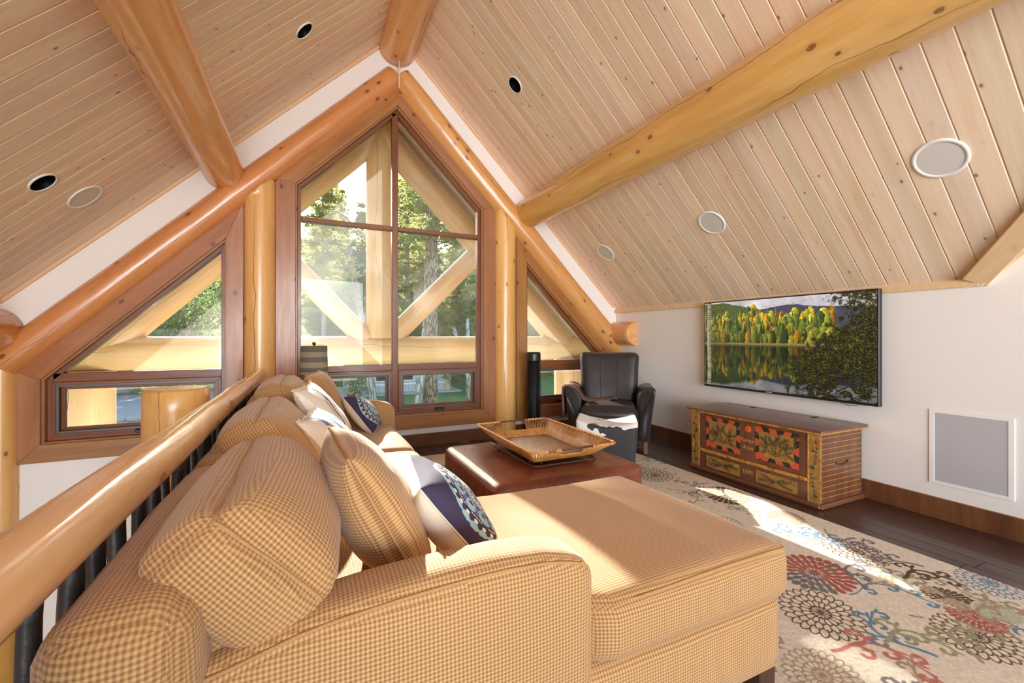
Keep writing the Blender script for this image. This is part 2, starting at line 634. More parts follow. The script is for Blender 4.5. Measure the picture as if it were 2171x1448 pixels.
M['cream'] = plain('cream_linen', rgb(236, 224, 204), 0.9, bump=0.15, scale=260, var=0.04)
M['darkwood'] = plain('dark_leg_wood', rgb(72, 44, 30), 0.4, var=0.2)

g = Mat('window_glass')
nz = g.ramp(g.noise(g.coord(), 1.4, 4), [(0.35, 0.0), (0.75, 1.0)])
tr = g.n('BsdfTransparent', {'Color': (0.97, 0.985, 0.975, 1)})
gl = g.n('BsdfGlossy', {'Color': (1, 1, 1, 1), 'Roughness': 0.0})
fr = g.n('Fresnel', {'IOR': 1.5})
tl = g.n('BsdfTranslucent', {'Color': (1, 0.97, 0.92, 1)})
m1 = g.n('MixShader', {0: g.math('MULTIPLY_ADD', nz, 0.035, 0.015), 1: tr, 2: tl})
m2 = g.n('MixShader', {0: g.math('MULTIPLY', fr.outputs[0], 0.3), 1: m1, 2: gl})
g.t.links.new(m2.outputs[0], g.out.inputs[0])
g.t.nodes.remove(g.b)
M['glass'] = g.m

# ------------------------------------------------------------ the room
XR, YG = 3.92, 4.90            # right wall and gable wall, inner faces
RX, RZ, SL = 0.895, 4.60, 0.98   # ridge line and roof slope
XL = -2.24
YB = -4.5                     # the loft runs on behind the camera
FLOOR_LOW = -1.4


def zc(x): return RZ - SL * abs(x - RX)


def walled(name, outer, holes, y0, y1, mat):
    bm = bmesh.new()
    es = []
    for loop in [outer] + holes:
        vs = [bm.verts.new((p[0], y0, p[1])) for p in loop]
        es += [bm.edges.new((vs[i], vs[(i + 1) % len(vs)])) for i in range(len(vs))]
    bmesh.ops.triangle_fill(bm, edges=es, use_beauty=True)
    ret = bmesh.ops.extrude_face_region(bm, geom=bm.faces[:])
    vs = [e for e in ret['geom'] if isinstance(e, bmesh.types.BMVert)]
    bmesh.ops.translate(bm, verts=vs, vec=(0, y1 - y0, 0))
    bmesh.ops.recalc_face_normals(bm, faces=bm.faces[:])
    me = bpy.data.meshes.new(name)
    bm.to_mesh(me)
    bm.free()
    return tag(add(name, me, mat), kind='structure')


def mirror(poly): return [(1.8 - p[0], p[1]) for p in poly][::-1]


HM = [(-0.108, 0.357), (1.915, 0.357), (1.915, 2.785), (0.9, 3.80), (-0.108, 2.792)]
HL = [(-1.985, 0.357), (-0.70, 0.357), (-0.70, 2.18), (-1.985, 0.895)]
HR = mirror(HL)
walled('wall_far', [(XL, FLOOR_LOW), (XR, FLOOR_LOW), (XR, zc(XR) + .1), (RX, RZ + .1), (XL, zc(XL) + .1)], [HM, HL, HR], YG, YG + 0.15, M['wall'])

# right wall with the dormer's gable
bm = bmesh.new()
poly = [(YG + .15, -0.3), (YG + .15, 1.63), (1.24, 1.63), (0.0, 2.80), (-1.24, 1.63), (YB, 1.63), (YB, -0.3)]
a = [bm.verts.new((XR, y, z)) for y, z in poly]
b = [bm.verts.new((XR + 0.14, y, z)) for y, z in poly]
bm.faces.new(a); bm.faces.new(b[::-1])
for i in range(len(poly)):
    j = (i + 1) % len(poly)
    bm.faces.new([a[i], b[i], b[j], a[j]])
bmesh.ops.recalc_face_normals(bm, faces=bm.faces[:])
me = bpy.data.meshes.new('wall_right'); bm.to_mesh(me); bm.free()
tag(add('wall_right', me, M['wall']), kind='structure')
tag(box('wall_left', XL - 0.14, XL, YB, YG, FLOOR_LOW, 1.62, M['wall']), kind='structure')
tag(box('floor_lower', XL, -0.42, YB, YG, FLOOR_LOW - 0.1, FLOOR_LOW, M['casing']), kind='structure')

# floor: dark planks running towards the window
fl = struct_root('floor', (1.7, 1.7, 0))
box('subfloor', -0.42, XR, YB, YG, -0.28, -0.014, M['floor_gap'], fl)
box('fascia_board', -0.445, -0.42, YB, YG, -0.3, -0.0, M['casing'], fl)
W = 0.127
r2 = random.Random(3)
x = -0.42
while x < XR - 0.01:
    w = min(W, XR - x)
    y = YB + r2.uniform(-0.9, 0)
    while y < YG:
        L = r2.uniform(0.9, 1.7)
        y0, y1 = max(y, YB), min(y + L, YG)
        if y1 - y0 > 0.05:
            board('floor_plank', (x + w / 2, y0 + .0012, -0.007), (x + w / 2, y1 - .0012, -0.007), w - 0.003, 0.014, M['floor'], fl, (0, 0, 1), 0.0022)
        y += L
    x += W

# ceiling: pine boards from ridge to eave
PW = 0.1265
LIGHTS = [('R', 1.823, 3.80), ('L', -0.024, 3.856), ('L', -1.525, 3.77)]
SPEAKERS = [('R', 3.275, 4.288), ('R', 3.275, 2.753), ('R', 3.275, 1.202), ('L', -1.478, 4.217)]


def slope_frame(side, x, y, off=0.0):
    """frame on the ceiling plane at (x, y): local Z points down into the room, local Y along the room"""
    s = 1 if side == 'R' else -1
    n = Vector((-SL * s, 0, -1)).normalized()
    d = Vector((0, 1, 0))
    return axes(Vector((x, y, zc(x))) + n * off, d.cross(n), d, n)


def cut_hole(o, mat_cyl, r):
    bm = bmesh.new()
    bmesh.ops.create_cone(bm, cap_ends=True, segments=32, radius1=r, radius2=r, depth=0.2)
    me = bpy.data.meshes.new('cut'); bm.to_mesh(me); bm.free()
    c = bpy.data.objects.new('cut', me); C.objects.link(c)
    c.matrix_world = mat_cyl
    o.data = o.data.copy()
    md = o.modifiers.new('b', 'BOOLEAN'); md.object = c; md.operation = 'DIFFERENCE'; md.solver = 'EXACT'
    bpy.context.view_layer.update()
    ev = o.evaluated_get(bpy.context.evaluated_depsgraph_get())
    nm = bpy.data.meshes.new_from_object(ev)
    o.modifiers.clear()
    o.data = nm
    bpy.data.objects.remove(c)


for side, s in (('left', -1), ('right', 1)):
    root = struct_root('ceiling_' + side, (RX + s * 1.5, 1.6, zc(RX + 1.5)))
    n_up = Vector((SL * s, 0, 1)).normalized()
    xe = 3.97 if s > 0 else XL
    me0 = None
    y = YG - PW / 2
    planks = []
    while y > YB:
        x1 = xe
        if s > 0 and abs(y) < 1.24:
            zd = 1.585 + 0.94 * (1.24 - abs(y))
            x1 = RX + (RZ - zd) / SL - 0.05
        p0 = Vector((RX, y, RZ)) + n_up * 0.01
        p1 = Vector((x1, y, zc(x1))) + n_up * 0.01
        full = x1 == xe
        o = board('ceiling_plank', p0, p1, PW - 0.0016, 0.02, M['plank'], root, n_up, 0.0055, me0 if full else None)
        if full and me0 is None: me0 = o.data
        planks.append((y, o))
        y -= PW
    bpy.context.view_layer.update()
    for sd, lx, ly in LIGHTS:
        if (sd == 'R') == (s > 0):
            for y, o in planks:
                if abs(y - ly) < PW / 2 + 0.075:
                    cut_hole(o, slope_frame(sd, lx, ly), 0.076)
    # deck above the boards; it runs on outside as the roof overhang
    ex = RX + s * 3.75
    d0, d1 = Vector((RX, 0, RZ)) + n_up * 0.16, Vector((ex, 0, zc(ex))) + n_up * 0.16     # insulated roof
    bm = bmesh.new()
    q = []
    for h in (0, 0.12):
        for p in (d0, d1):
            for yy in (YB, 7.0):
                if s > 0: pass
                q.append(bm.verts.new((p.x, yy, p.z + h)))
    for f in ((0, 1, 3, 2), (4, 6, 7, 5), (0, 4, 5, 1), (2, 3, 7, 6), (0, 2, 6, 4), (1, 5, 7, 3)):
        bm.faces.new([q[i] for i in f])
    bmesh.ops.recalc_face_normals(bm, faces=bm.faces[:])
    me = bpy.data.meshes.new('roof_deck'); bm.to_mesh(me); bm.free()
    add('roof_deck', me, M['trimlight'], root)
    # soffit boards of the overhang outside
    ov = struct_root('roof_overhang', (RX + s * 1.5, 5.9, zc(RX + 1.5) + 0.2))
    mo = None
    for i in range(15):
        yy = YG + 0.15 + 0.065 + i * 0.13
        a0 = Vector((RX + s * 0.02, yy, RZ)) - n_up * 0.175
        a1 = Vector((ex, yy, zc(ex))) - n_up * 0.175
        o = board('soffit_plank', a0, a1, 0.128, 0.02, M['plank'], ov, n_up, 0.004, mo)
        mo = mo or o.data

# dormer ceiling (two small slopes) with the trim along its valley
dm = struct_root('ceiling_dormer', (3.5, 0, 2.2))
for sg in (1, -1):
    P = [Vector((3.95, sg * 1.25, 1.60)), Vector((3.95, 0, 2.76)), Vector((RX + (RZ - 2.76) / SL, 0, 2.76))]
    up = Vector((0, 0, 0.03))
    vs = P + [p + up for p in P]
    fs = [(0, 1, 2), (5, 4, 3), (0, 3, 4, 1), (1, 4, 5, 2), (2, 5, 3, 0)]
    add('dormer_panel', mesh('dormer_panel', vs, fs), M['trimlight'], dm)
    a, b = Vector((3.91, sg * 1.262, 1.612)), Vector((RX + (RZ - 2.72) / SL + .03, sg * 0.03, 2.72))
    nn = Vector((-SL, 0, -1)).normalized()
    board('valley_trim', a + nn * 0.012, b + nn * 0.012, 0.125, 0.03, M['trimlight'], dm, nn, 0.004)
    board('rake_trim', (3.905, sg * 1.25, 1.588), (3.905, sg * 0.02, 2.742), 0.05, 0.025, M['trimlight'], dm, (1, 0, 0), 0.003)

# trims where ceiling and walls meet
tag(box('trim_1', XR - 0.028, XR, 1.24, YG - .002, 1.573, 1.622, M['trimlight'], bev=0.003), kind='structure')
for i, (s, xe) in enumerate(((1, XR - .03), (-1, XL))):
    n_up = Vector((SL * s, 0, 1)).normalized()
    p0 = Vector((RX, YG - 0.011, RZ)) - n_up * 0.013
    p1 = Vector((xe, YG - 0.011, zc(xe))) - n_up * 0.013
    tag(board('trim_%d' % (i + 2), p0, p1, 0.022, 0.026, M['trimlight'], None, n_up, 0.003), kind='structure')
tag(box('trim_4', XL, XL + 0.03, 0.5, YG, 1.52, 1.57, M['trimlight'], bev=0.003), kind='structure')
tag(box('baseboard_right', XR - 0.02, XR, YB, YG, 0.0, 0.145, M['base'], bev=0.003), kind='structure')
tag(board('baseboard_far', (-0.26, YG - 0.01, 0.0725), (XR - .02, YG - 0.01, 0.0725), 0.145, 0.02, M['base'], None, (0, 1, 0)), kind='structure')


# ------------------------------------------------------------ windows
def inset(poly, d):
    n = len(poly)
    out = []
    for i in range(n):
        p0, p1, p2 = (Vector(poly[i - 1]), Vector(poly[i]), Vector(poly[(i + 1) % n]))
        d1, d2 = (p1 - p0).normalized(), (p2 - p1).normalized()
        n1, n2 = Vector((-d1.y, d1.x)), Vector((-d2.y, d2.x))
        k = d / (1 + n1.dot(n2))
        q = p1 + (n1 + n2) * k
        out.append((q.x, q.y))
    return out


def ring(name, poly, d, y0, y1, mat, parent, bev=0.002, skip=()):
    q = inset(poly, d)
    n = len(poly)
    for i in range(n):
        if i in skip: continue
        j = (i + 1) % n
        pts = [poly[i], poly[j], q[j], q[i]]
        a, b = Vector(poly[i]), Vector(poly[j])
        # local frame with Z along the piece so that the grain follows it
        z = Vector((b.x - a.x, 0, b.y - a.y)).normalized()
        Mx = axes((a.x, (y0 + y1) / 2, a.y), Vector((0, 1, 0)).cross(z), (0, 1, 0), z)
        inv = Mx.inverted()
        loc = [inv @ Vector((p[0], (y0 + y1) / 2, p[1])) for p in pts]
        prism(name, [(v.x, v.z) for v in loc], -(y1 - y0) / 2, (y1 - y0) / 2, mat, parent, Mx, bev)
    return q


def casing(parent, pts):
    a, b = Vector(pts[0]), Vector(pts[1])
    z = Vector((b.x - a.x, 0, b.y - a.y)).normalized()
    Mx = axes((a.x, YG - 0.016, a.y), Vector((0, 1, 0)).cross(z), (0, 1, 0), z)
    inv = Mx.inverted()
    loc = [inv @ Vector((p[0], YG - 0.016, p[1])) for p in pts]
    return prism('casing_board', [(v.x, v.z) for v in loc], -0.016, 0.016, M['casing'], parent, Mx, 0.003)


def pane(parent, poly, y=4.992):
    o = prism('pane', poly, y, y + 0.005, M['glass'], parent)
    return o


def bar(name, x0, x1, z0, z1, parent, y0=4.945, y1=5.02, mat=None):
    if x1 - x0 > z1 - z0:
        return board(name, (x0, (y0 + y1) / 2, (z0 + z1) / 2), (x1, (y0 + y1) / 2, (z0 + z1) / 2), z1 - z0, y1 - y0, mat or M['frame'], parent, (0, 1, 0), 0.004)
    return board(name, ((x0 + x1) / 2, (y0 + y1) / 2, z0), ((x0 + x1) / 2, (y0 + y1) / 2, z1), x1 - x0, y1 - y0, mat or M['frame'], parent, (0, 1, 0), 0.004)


def vent(parent, x0, x1, z0, z1, crank):
    """awning sash below: wood sash, grey insect-screen frame, pane, crank"""
    q = ring('sash_rail', [(x0, z0), (x1, z0), (x1, z1), (x0, z1)], 0.022, 4.93, 4.975, M['frame'], parent)
    s = ring('screen_frame', q, 0.02, 4.934, 4.95, M['grey_metal'], parent, 0.001)
    ring('outer_sash', q, 0.045, 4.98, 5.01, M['frame'], parent)
    pane(parent, q, 4.992)
    c = box('crank_base', crank - 0.055, crank + 0.055, 4.905, 4.93, z0 - 0.012, z0 + 0.022, M['bronze'], parent, 0.006)
    tube('crank_handle', [(crank - 0.04, 4.90, z0 + 0.012), (crank, 4.893, z0 + 0.024), (crank + 0.045, 4.898, z0 + 0.014)], 0.007, M['bronze'], c)


JY0, JY1 = 4.902, 5.03
w1 = struct_root('window_1', (0.9, YG, 0.3))
for pts in ([(-0.285, 0.21), (2.078, 0.21), (1.915, 0.357), (-0.108, 0.357)],
            [(2.078, 0.21), (2.078, 2.822), (1.915, 2.785), (1.915, 0.357)],
            [(2.078, 2.822), (0.9, 4.0), (0.9, 3.80), (1.915, 2.785)],
            [(0.9, 4.0), (-0.285, 2.815), (-0.108, 2.792), (0.9, 3.80)],
            [(-0.285, 2.815), (-0.285, 0.21), (-0.108, 0.357), (-0.108, 2.792)]):
    casing(w1, pts)
q = ring('jamb_board', HM, 0.014, JY0, JY1, M['casing'], w1)
q = ring('frame_rail', q, 0.034, 4.945, 5.02, M['frame'], w1)
fx0, fx1 = q[0][0], q[1][0]
bar('mullion', 0.852, 0.919, 0.40, 3.74, w1)
bar('transom', fx0, 0.852, 2.43, 2.478, w1)
bar('transom', 0.919, fx1, 2.43, 2.478, w1)
bar('lower_rail', fx0, 0.852, 0.868, 0.938, w1)
bar('lower_rail', 0.919, fx1, 0.868, 0.938, w1)
ci = 3.80 - 0.048 * 1.414
pane(w1, [(fx0, 2.478), (0.852, 2.478), (0.852, ci - 0.048), (fx0, ci - (0.9 - fx0))])
pane(w1, [(0.919, 2.478), (fx1, 2.478), (fx1, ci - (fx1 - 0.9)), (0.919, ci - 0.019)])
pane(w1, [(fx0, 0.938), (0.852, 0.938), (0.852, 2.43), (fx0, 2.43)])
pane(w1, [(0.919, 0.938), (fx1, 0.938), (fx1, 2.43), (0.919, 2.43)])
vent(w1, fx0, 0.852, 0.405, 0.868, 0.40)
vent(w1, 0.919, fx1, 0.405, 0.868, 1.39)

for k, mir in ((2, False), (3, True)):
    f = (lambda p: mirror(p)) if mir else (lambda p: p)
    w = struct_root('window_%d' % k, (-1.3 if not mir else 3.1, YG, 0.3))
    for pts in ([(-2.134, 0.21), (-0.559, 0.21), (-0.70, 0.357), (-1.985, 0.357)],
                [(-0.559, 0.21), (-0.559, 2.541), (-0.70, 2.18), (-0.70, 0.357)],
                [(-0.559, 2.541), (-2.134, 0.966), (-1.985, 0.895), (-0.70, 2.18)],
                [(-2.134, 0.966), (-2.134, 0.21), (-1.985, 0.357), (-1.985, 0.895)]):
        if mir:
            p = [(1.8 - a, b) for a, b in pts]
            casing(w, [p[1], p[0], p[3], p[2]])
        else:
            casing(w, pts)
    H = f(HL)
    q = ring('jamb_board', H, 0.014, JY0, JY1, M['casing'], w)
    q = ring('frame_rail', q, 0.034, 4.945, 5.02, M['frame'], w)
    xs = [p[0] for p in q]
    x0, x1 = min(xs), max(xs)
    bar('lower_rail', x0, x1, 0.862, 0.938, w)
    c = 3.78 - 0.048 * 1.414
    tri = [(c - 0.94 - 0.9) * -1, 0]
    xa = 0.9 - (c - 0.938)
    P = [(xa, 0.938), (-0.748, 0.938), (-0.748, c - 0.9 - 0.748)]
    pane(w, f(P))
    vent(w, x0, x1, 0.405, 0.862, -1.33 if not mir else 3.05)

# ------------------------------------------------------------ log frame of the room
cR, rr = 4.14, 0.144
yl = YG + 0.02
tag(log('log_rafter', (0.9 + 0.02, yl, cR - 0.02), (3.98, yl, cR - 3.08), rr, rr, M['log_red'], seed=2, rough=0.05),
    'peeled honey log rafter sloping down to the right above the tall window', 'log beam')
tag(log('log_rafter', (0.9 - 0.02, yl, cR - 0.02), (-2.22, yl, cR - 3.12), rr * .93, rr * .93, M['log_red'], seed=5, rough=0.05),
    'peeled honey log rafter sloping down to the left above the tall window', 'log beam')
tube('caulk_line', [(0.9, yl - 0.139, cR - 0.20), (0.9, yl - 0.139, cR + 0.14)], 0.008, M['caulk'], bpy.data.objects['log_rafter'])
log('log_post', (-0.42, yl, -1.39), (-0.42, yl, 2.92), 0.142, 0.138, M['log'],
    'vertical honey log post left of the tall window, where the handrail ends', 'log post', seed=8, rough=0.02)
log('log_post', (2.21, yl, 0.0), (2.21, yl, 2.92), 0.146, 0.143, M['log'],
    'vertical honey log post right of the tall window, beside the tower fan', 'log post', seed=11, rough=0.02)
log('log_post', (XL + 0.02, yl - .02, FLOOR_LOW + .01), (XL + 0.02, yl - .02, 1.12), 0.10, 0.10, M['log'],
    'slim log post in the far left corner below the eave log', 'log post', seed=14, rough=0.02)
for o in [o for o in C.objects if o.name in ('log_post', 'log_post.001')]:      # tops sawn to the slope of the rafters
    W_ = MW[o.name]
    Wi = W_.inverted()
    for v in o.data.vertices:
        q = W_ @ v.co
        lim = cR - 0.135 - abs(q.x - 0.9)
        if q.z > lim:
            q.z = lim
            v.co = Wi @ q
log('ridge_log', (RX, YG - .003, 4.43), (RX, YB, 4.43), 0.195, 0.20, M['log'],
    'thick log ridge beam under the peak of the ceiling', 'log beam', seed=17, side=(1, 0, 0))
log('purlin_log', (2.50, YG - .003, 2.785), (2.50, YB, 2.785), 0.178, 0.20, M['log'],
    'thick cracked log purlin crossing the right ceiling slope', 'log beam', seed=21, side=(0, 0, 1))
log('purlin_log', (-0.715, YG - .003, 2.80), (-0.715, YB, 2.80), 0.163, 0.165, M['log'],
    'thick log purlin crossing the left ceiling slope', 'log beam', seed=25, side=(0, 0, 1))
log('eave_log', (XL - 0.03, YG - .003, 1.29), (XL - 0.03, YB, 1.29), 0.185, 0.185, M['log_red'],
    'log wall plate running along the left wall under the eave', 'log beam', seed=29, side=(0, 0, 1))
log('log_stub', (XR - 0.0, YG - .003, 1.285), (XR - 0.0, 4.47, 1.285), 0.165, 0.16, M['log'],
    'short sawn log stub sticking out of the corner above the black recliner', 'log beam', seed=33, side=(0, 0, 1), rough=0.012)
for x, z, r in ((2.50, 2.785, 0.179), (-0.715, 2.80, 0.164), (RX, 4.43, 0.196)):
    pts = [(x + r * math.cos(a), YG - 0.004, z + r * math.sin(a)) for a in [2 * PI * i / 40 for i in range(40)]]
    par = {2.50: 'purlin_log', -0.715: 'purlin_log.001', RX: 'ridge_log'}[x]
    tube('caulk_line', pts, 0.005, M['caulk'], bpy.data.objects[par], 6, True)

# ------------------------------------------------------------ ceiling fittings
ring_prof = [(0.074, 0.004), (0.074, -0.004), (0.086, -0.003), (0.086, 0.003), (0.084, 0.006), (0.077, 0.009), (0.074, 0.004)]
LL = ['round recessed ceiling light right of the ridge log', 'round recessed ceiling light between the ridge log and the left purlin',
      'round recessed ceiling light low on the left slope near a speaker']
for (sd, lx, ly), lb in zip(LIGHTS, LL):
    F = slope_frame(sd, lx, ly)
    t = tag(add('recessed_light', None, None, None, F), lb, 'ceiling light', 'recessed ceiling lights')
    lathe('trim_ring', ring_prof, M['white'], t, None, 40, True)
    lathe('reflector', [(0.073, 0.003), (0.068, -0.03), (0.058, -0.075), (0.045, -0.11), (0.0001, -0.112)], M['chrome'], t, None, 40, True, cap=False)
    lathe('lens', [(0.04, -0.106), (0.036, -0.096), (0.02, -0.088), (0.0001, -0.086)], M['black'], t, None, 24, True)
SLB = ['round white ceiling speaker farthest along the right slope, above the recliner', 'round white ceiling speaker in the middle of the right slope, above the television',
       'large round white ceiling speaker nearest on the right slope', 'round white ceiling speaker on the left slope beside a recessed light']
for (sd, lx, ly), lb in zip(SPEAKERS, SLB):
    F = slope_frame(sd, lx, ly)
    t = tag(add('ceiling_speaker', None, None, None, F), lb, 'speaker', 'round ceiling speakers')
    lathe('bezel', [(0.104, 0.001), (0.125, 0.001), (0.125, 0.005), (0.12, 0.009), (0.106, 0.008), (0.104, 0.004)], M['white'], t, None, 48, True)
    lathe('grille', [(0.1045, 0.002), (0.1045, 0.0055), (0.0001, 0.006)], M['speaker'], t, None, 48, True, smooth=False)

# ------------------------------------------------------------ railing
rl = thing('log_railing', 'peeled log handrail with dark forged balusters behind the sofa', 'railing', (-0.41, 2.0, 0))
log('handrail', (-0.41, YG - 0.15, 0.885), (-0.41, YB, 0.885), 0.055, 0.072, M['rail'], parent=rl, seed=41, rough=0.075, step=0.06, side=(1, 0, 0), seg=32)
board('bottom_rail', (-0.41, YG - 0.16, 0.06), (-0.41, YB, 0.06), 0.07, 0.05, M['iron'], rl, (0, 0, 1))
bms = []
for sd in range(4):
    pts, rs = [], []
    for i in range(15):
        z = 0.06 + 0.78 * i / 14
        pts.append((0.012 * noise.noise(Vector((z * 3, sd * 5.1, 0))), 0.014 * noise.noise(Vector((z * 3, sd * 5.1, 9))), z))
        rs.append(0.017 * (1 + 0.3 * noise.noise(Vector((z * 6, sd * 3.3, 4)))))
    v, f = tube_data(pts, rs, 10)
    bms.append(mesh('baluster', v, f, True))
y = YG - 0.30
k = 0
while y > -0.6:
    add('baluster', bms[k % 4], M['iron'], rl, Matrix.Translation((-0.41, y, 0)) @ Matrix.Rotation(k * 2.1, 4, 'Z'))
    y -= 0.125
    k += 1
log('newel_post', (-0.675, 3.06, FLOOR_LOW + .01), (-0.675, 3.06, 0.955), 0.165, 0.158, M['log'],
    'stout flat-topped log newel post beyond the handrail in front of the left window', 'log post', seed=45, rough=0.02, cap=0.015)
log('newel_post', (-0.82, 1.55, FLOOR_LOW + .01), (-0.82, 1.55, 0.70), 0.18, 0.18, M['log'],
    'log newel post behind the near end of the railing, mostly hidden by the handrail', 'log post', seed=47, rough=0.02)

# ------------------------------------------------------------ flat prints (rug, screen, painted panels, pillow covers), drawn here in code
class Canvas:
    def __init__(s, w, h, ppm, bg):
        s.W, s.H, s.k = int(w * ppm), int(h * ppm), ppm
        s.a = np.empty((s.H, s.W, 3), np.float32)
        s.a[:] = np.array(bg) / 255.0

    def _win(s, xs, ys, pad):
        x0, x1 = max(0, int(min(xs) - pad)), min(s.W, int(max(xs) + pad) + 2)
        y0, y1 = max(0, int(min(ys) - pad)), min(s.H, int(max(ys) + pad) + 2)
        if x0 >= x1 or y0 >= y1: return None
        return x0, x1, y0, y1, np.arange(x0, x1)[None, :] + 0.5, np.arange(y0, y1)[:, None] + 0.5

    def _paint(s, w, al, col):
        x0, x1, y0, y1 = w[:4]
        al = np.clip(al, 0, 1)[:, :, None]
        s.a[y0:y1, x0:x1] = s.a[y0:y1, x0:x1] * (1 - al) + al * (np.array(col) / 255.0)

    def stroke(s, pts, wid, col, al=1.0):
        """pts in metres, wid: width in metres (number or list)"""
        P = [(p[0] * s.k, p[1] * s.k) for p in pts]
        n = len(P)
        ws = [q * s.k / 2 for q in (wid if isinstance(wid, (list, tuple)) else [wid] * n)]
        pad = max(ws) + 2
        w = s._win([p[0] for p in P], [p[1] for p in P], pad)
        if not w: return
        best = np.full((w[3] - w[2], w[1] - w[0]), -9.0)
        for i in range(n - 1):
            ax, ay = P[i]
            dx, dy = P[i + 1][0] - ax, P[i + 1][1] - ay
            l2 = dx * dx + dy * dy + 1e-9
            t = np.clip(((w[4] - ax) * dx + (w[5] - ay) * dy) / l2, 0, 1)
            d = np.hypot(w[4] - ax - t * dx, w[5] - ay - t * dy)
            best = np.maximum(best, (ws[i] * (1 - t) + ws[i + 1] * t) - d + 0.5)
        s._paint(w, np.clip(best, 0, 1) * al, col)

    def ell(s, cx, cy, rx, ry, ang, col, al=1.0):
        cx, cy, rx, ry = cx * s.k, cy * s.k, rx * s.k, ry * s.k
        R = max(rx, ry)
        w = s._win([cx - R, cx + R], [cy - R, cy + R], 2)
        if not w: return
        c, sn = math.cos(ang), math.sin(ang)
        u = ((w[4] - cx) * c + (w[5] - cy) * sn) / rx
        v = (-(w[4] - cx) * sn + (w[5] - cy) * c) / ry
        s._paint(w, (1 - np.hypot(u, v)) * min(rx, ry) + 0.5, col) if al == 1.0 else s._paint(w, np.clip((1 - np.hypot(u, v)) * min(rx, ry) + 0.5, 0, 1) * al, col)

    def rect(s, x0, y0, x1, y1, col):
        s.a[max(0, int(y0 * s.k)):int(y1 * s.k), max(0, int(x0 * s.k)):int(x1 * s.k)] = np.array(col) / 255.0


def fbm(h, w, cell, oct=4, seed=0, ay=1.0):
    rg = np.random.RandomState(seed)
    out = np.zeros((h, w), np.float32)
    amp, tot = 1.0, 0.0
    for o in range(oct):
        cx = max(1.0, cell / 2 ** o); cy = max(1.0, cell * ay / 2 ** o)
        gw, gh = int(w / cx) + 3, int(h / cy) + 3
        g_ = rg.rand(gh, gw).astype(np.float32)
        x = np.arange(w) / cx; y = np.arange(h) / cy
        xi, yi = x.astype(int), y.astype(int)
        fx, fy = x - xi, y - yi
        fx = fx * fx * (3 - 2 * fx); fy = fy * fy * (3 - 2 * fy)
        a = g_[yi][:, xi] * (1 - fx) + g_[yi][:, xi + 1] * fx
        b = g_[yi + 1][:, xi] * (1 - fx) + g_[yi + 1][:, xi + 1] * fx
        out += amp * (a * (1 - fy)[:, None] + b * fy[:, None])
        tot += amp
        amp *= 0.55
    return out / tot


def spiral(cx, cy, R, a0, turns, sgn=1, n=14):
    return [(cx + R * (1 - 0.8 * t) * math.cos(a0 + sgn * turns * 2 * PI * t), cy + R * (1 - 0.8 * t) * math.sin(a0 + sgn * turns * 2 * PI * t)) for t in [i / n for i in range(n + 1)]]


# --- rug: X 0.45..3.16, Y 0.62..4.45
RUG = (0.45, 3.16, 0.62, 4.45)
rug = Canvas(RUG[1] - RUG[0], RUG[3] - RUG[2], 330, (224, 216, 202))
BR, RD, GY, BL, OL, TP, GN = (88, 68, 54), (166, 92, 84), (118, 112, 116), (104, 134, 162), (156, 154, 124), (168, 148, 126), (172, 182, 164)
rw = random.Random(11)


def bloom(cx, cy, R, col, rings=4, sq=0.85, ang=0.0, fill=None, wd=0.006):
    ca, sa = math.cos(ang), math.sin(ang)
    T = lambda r, a: (cx + r * math.cos(a) * ca - sq * r * math.sin(a) * sa, cy + r * math.cos(a) * sa + sq * r * math.sin(a) * ca)
    for i in range(rings, 0, -1):
        m = 9 + 4 * i
        r1, r0 = R * i / rings, R * (i - 1) / rings
        for j in range(m):
            a = 2 * PI * (j + 0.5 * (i % 2)) / m
            da = 2 * PI / m
            if fill:
                px, py = T((r0 + r1) / 2 * 1.02, a + da / 2)
                c = fill[0] if math.sin(a * 1.5 + ang) > -0.3 else fill[1]
                rug.ell(px, py, R / rings * 0.55, (r0 + r1) / 2 * da * 0.42, math.atan2(py - cy, px - cx), c)
            else:
                arc = [T(r1 * (0.86 + 0.14 * math.sin(PI * t)), a + da * t) for t in (0, .25, .5, .75, 1)]
                rug.stroke(arc, wd, col)
                if i > 1: rug.stroke([T(r0 * 0.9, a), T(r1 * 0.86, a)], wd * 0.8, col)
    if not fill:
        for j in range(14):
            a = 2 * PI * j / 14
            rug.stroke([T(R * 0.03, a), T(R * 0.28, a)], wd * 0.8, col)


def vine(x, y, ang, L, col, w=0.014, curl=0.06):
    pts, n = [], 16
    for i in range(n + 1):
        t = i / n
        a = ang + 0.9 * math.sin(t * PI * 1.6 + 0.4)
        x += math.cos(a) * L / n; y += math.sin(a) * L / n
        pts.append((x, y, a))
    rug.stroke([p[:2] for p in pts], [w * (1 - 0.5 * i / n) for i in range(n + 1)], col)
    for k, i in enumerate((3, 6, 9, 12, 15)):
        px, py, a = pts[i]
        sg = 1 if k % 2 else -1
        R = curl * (1 - 0.08 * k)
        b = a + sg * 1.2
        sp = spiral(px + math.cos(b) * R, py + math.sin(b) * R, R, b + PI, 0.8, sg)
        rug.stroke(sp, [w * (0.6 + 0.5 * j / len(sp)) for j in range(len(sp))], col)
        for q in (0.5, 1.0):
            lx, ly = px + math.cos(b - sg * q) * R * 1.3, py + math.sin(b - sg * q) * R * 1.3
            rug.ell(lx, ly, R * 0.42, R * 0.16, b - sg * q, col)


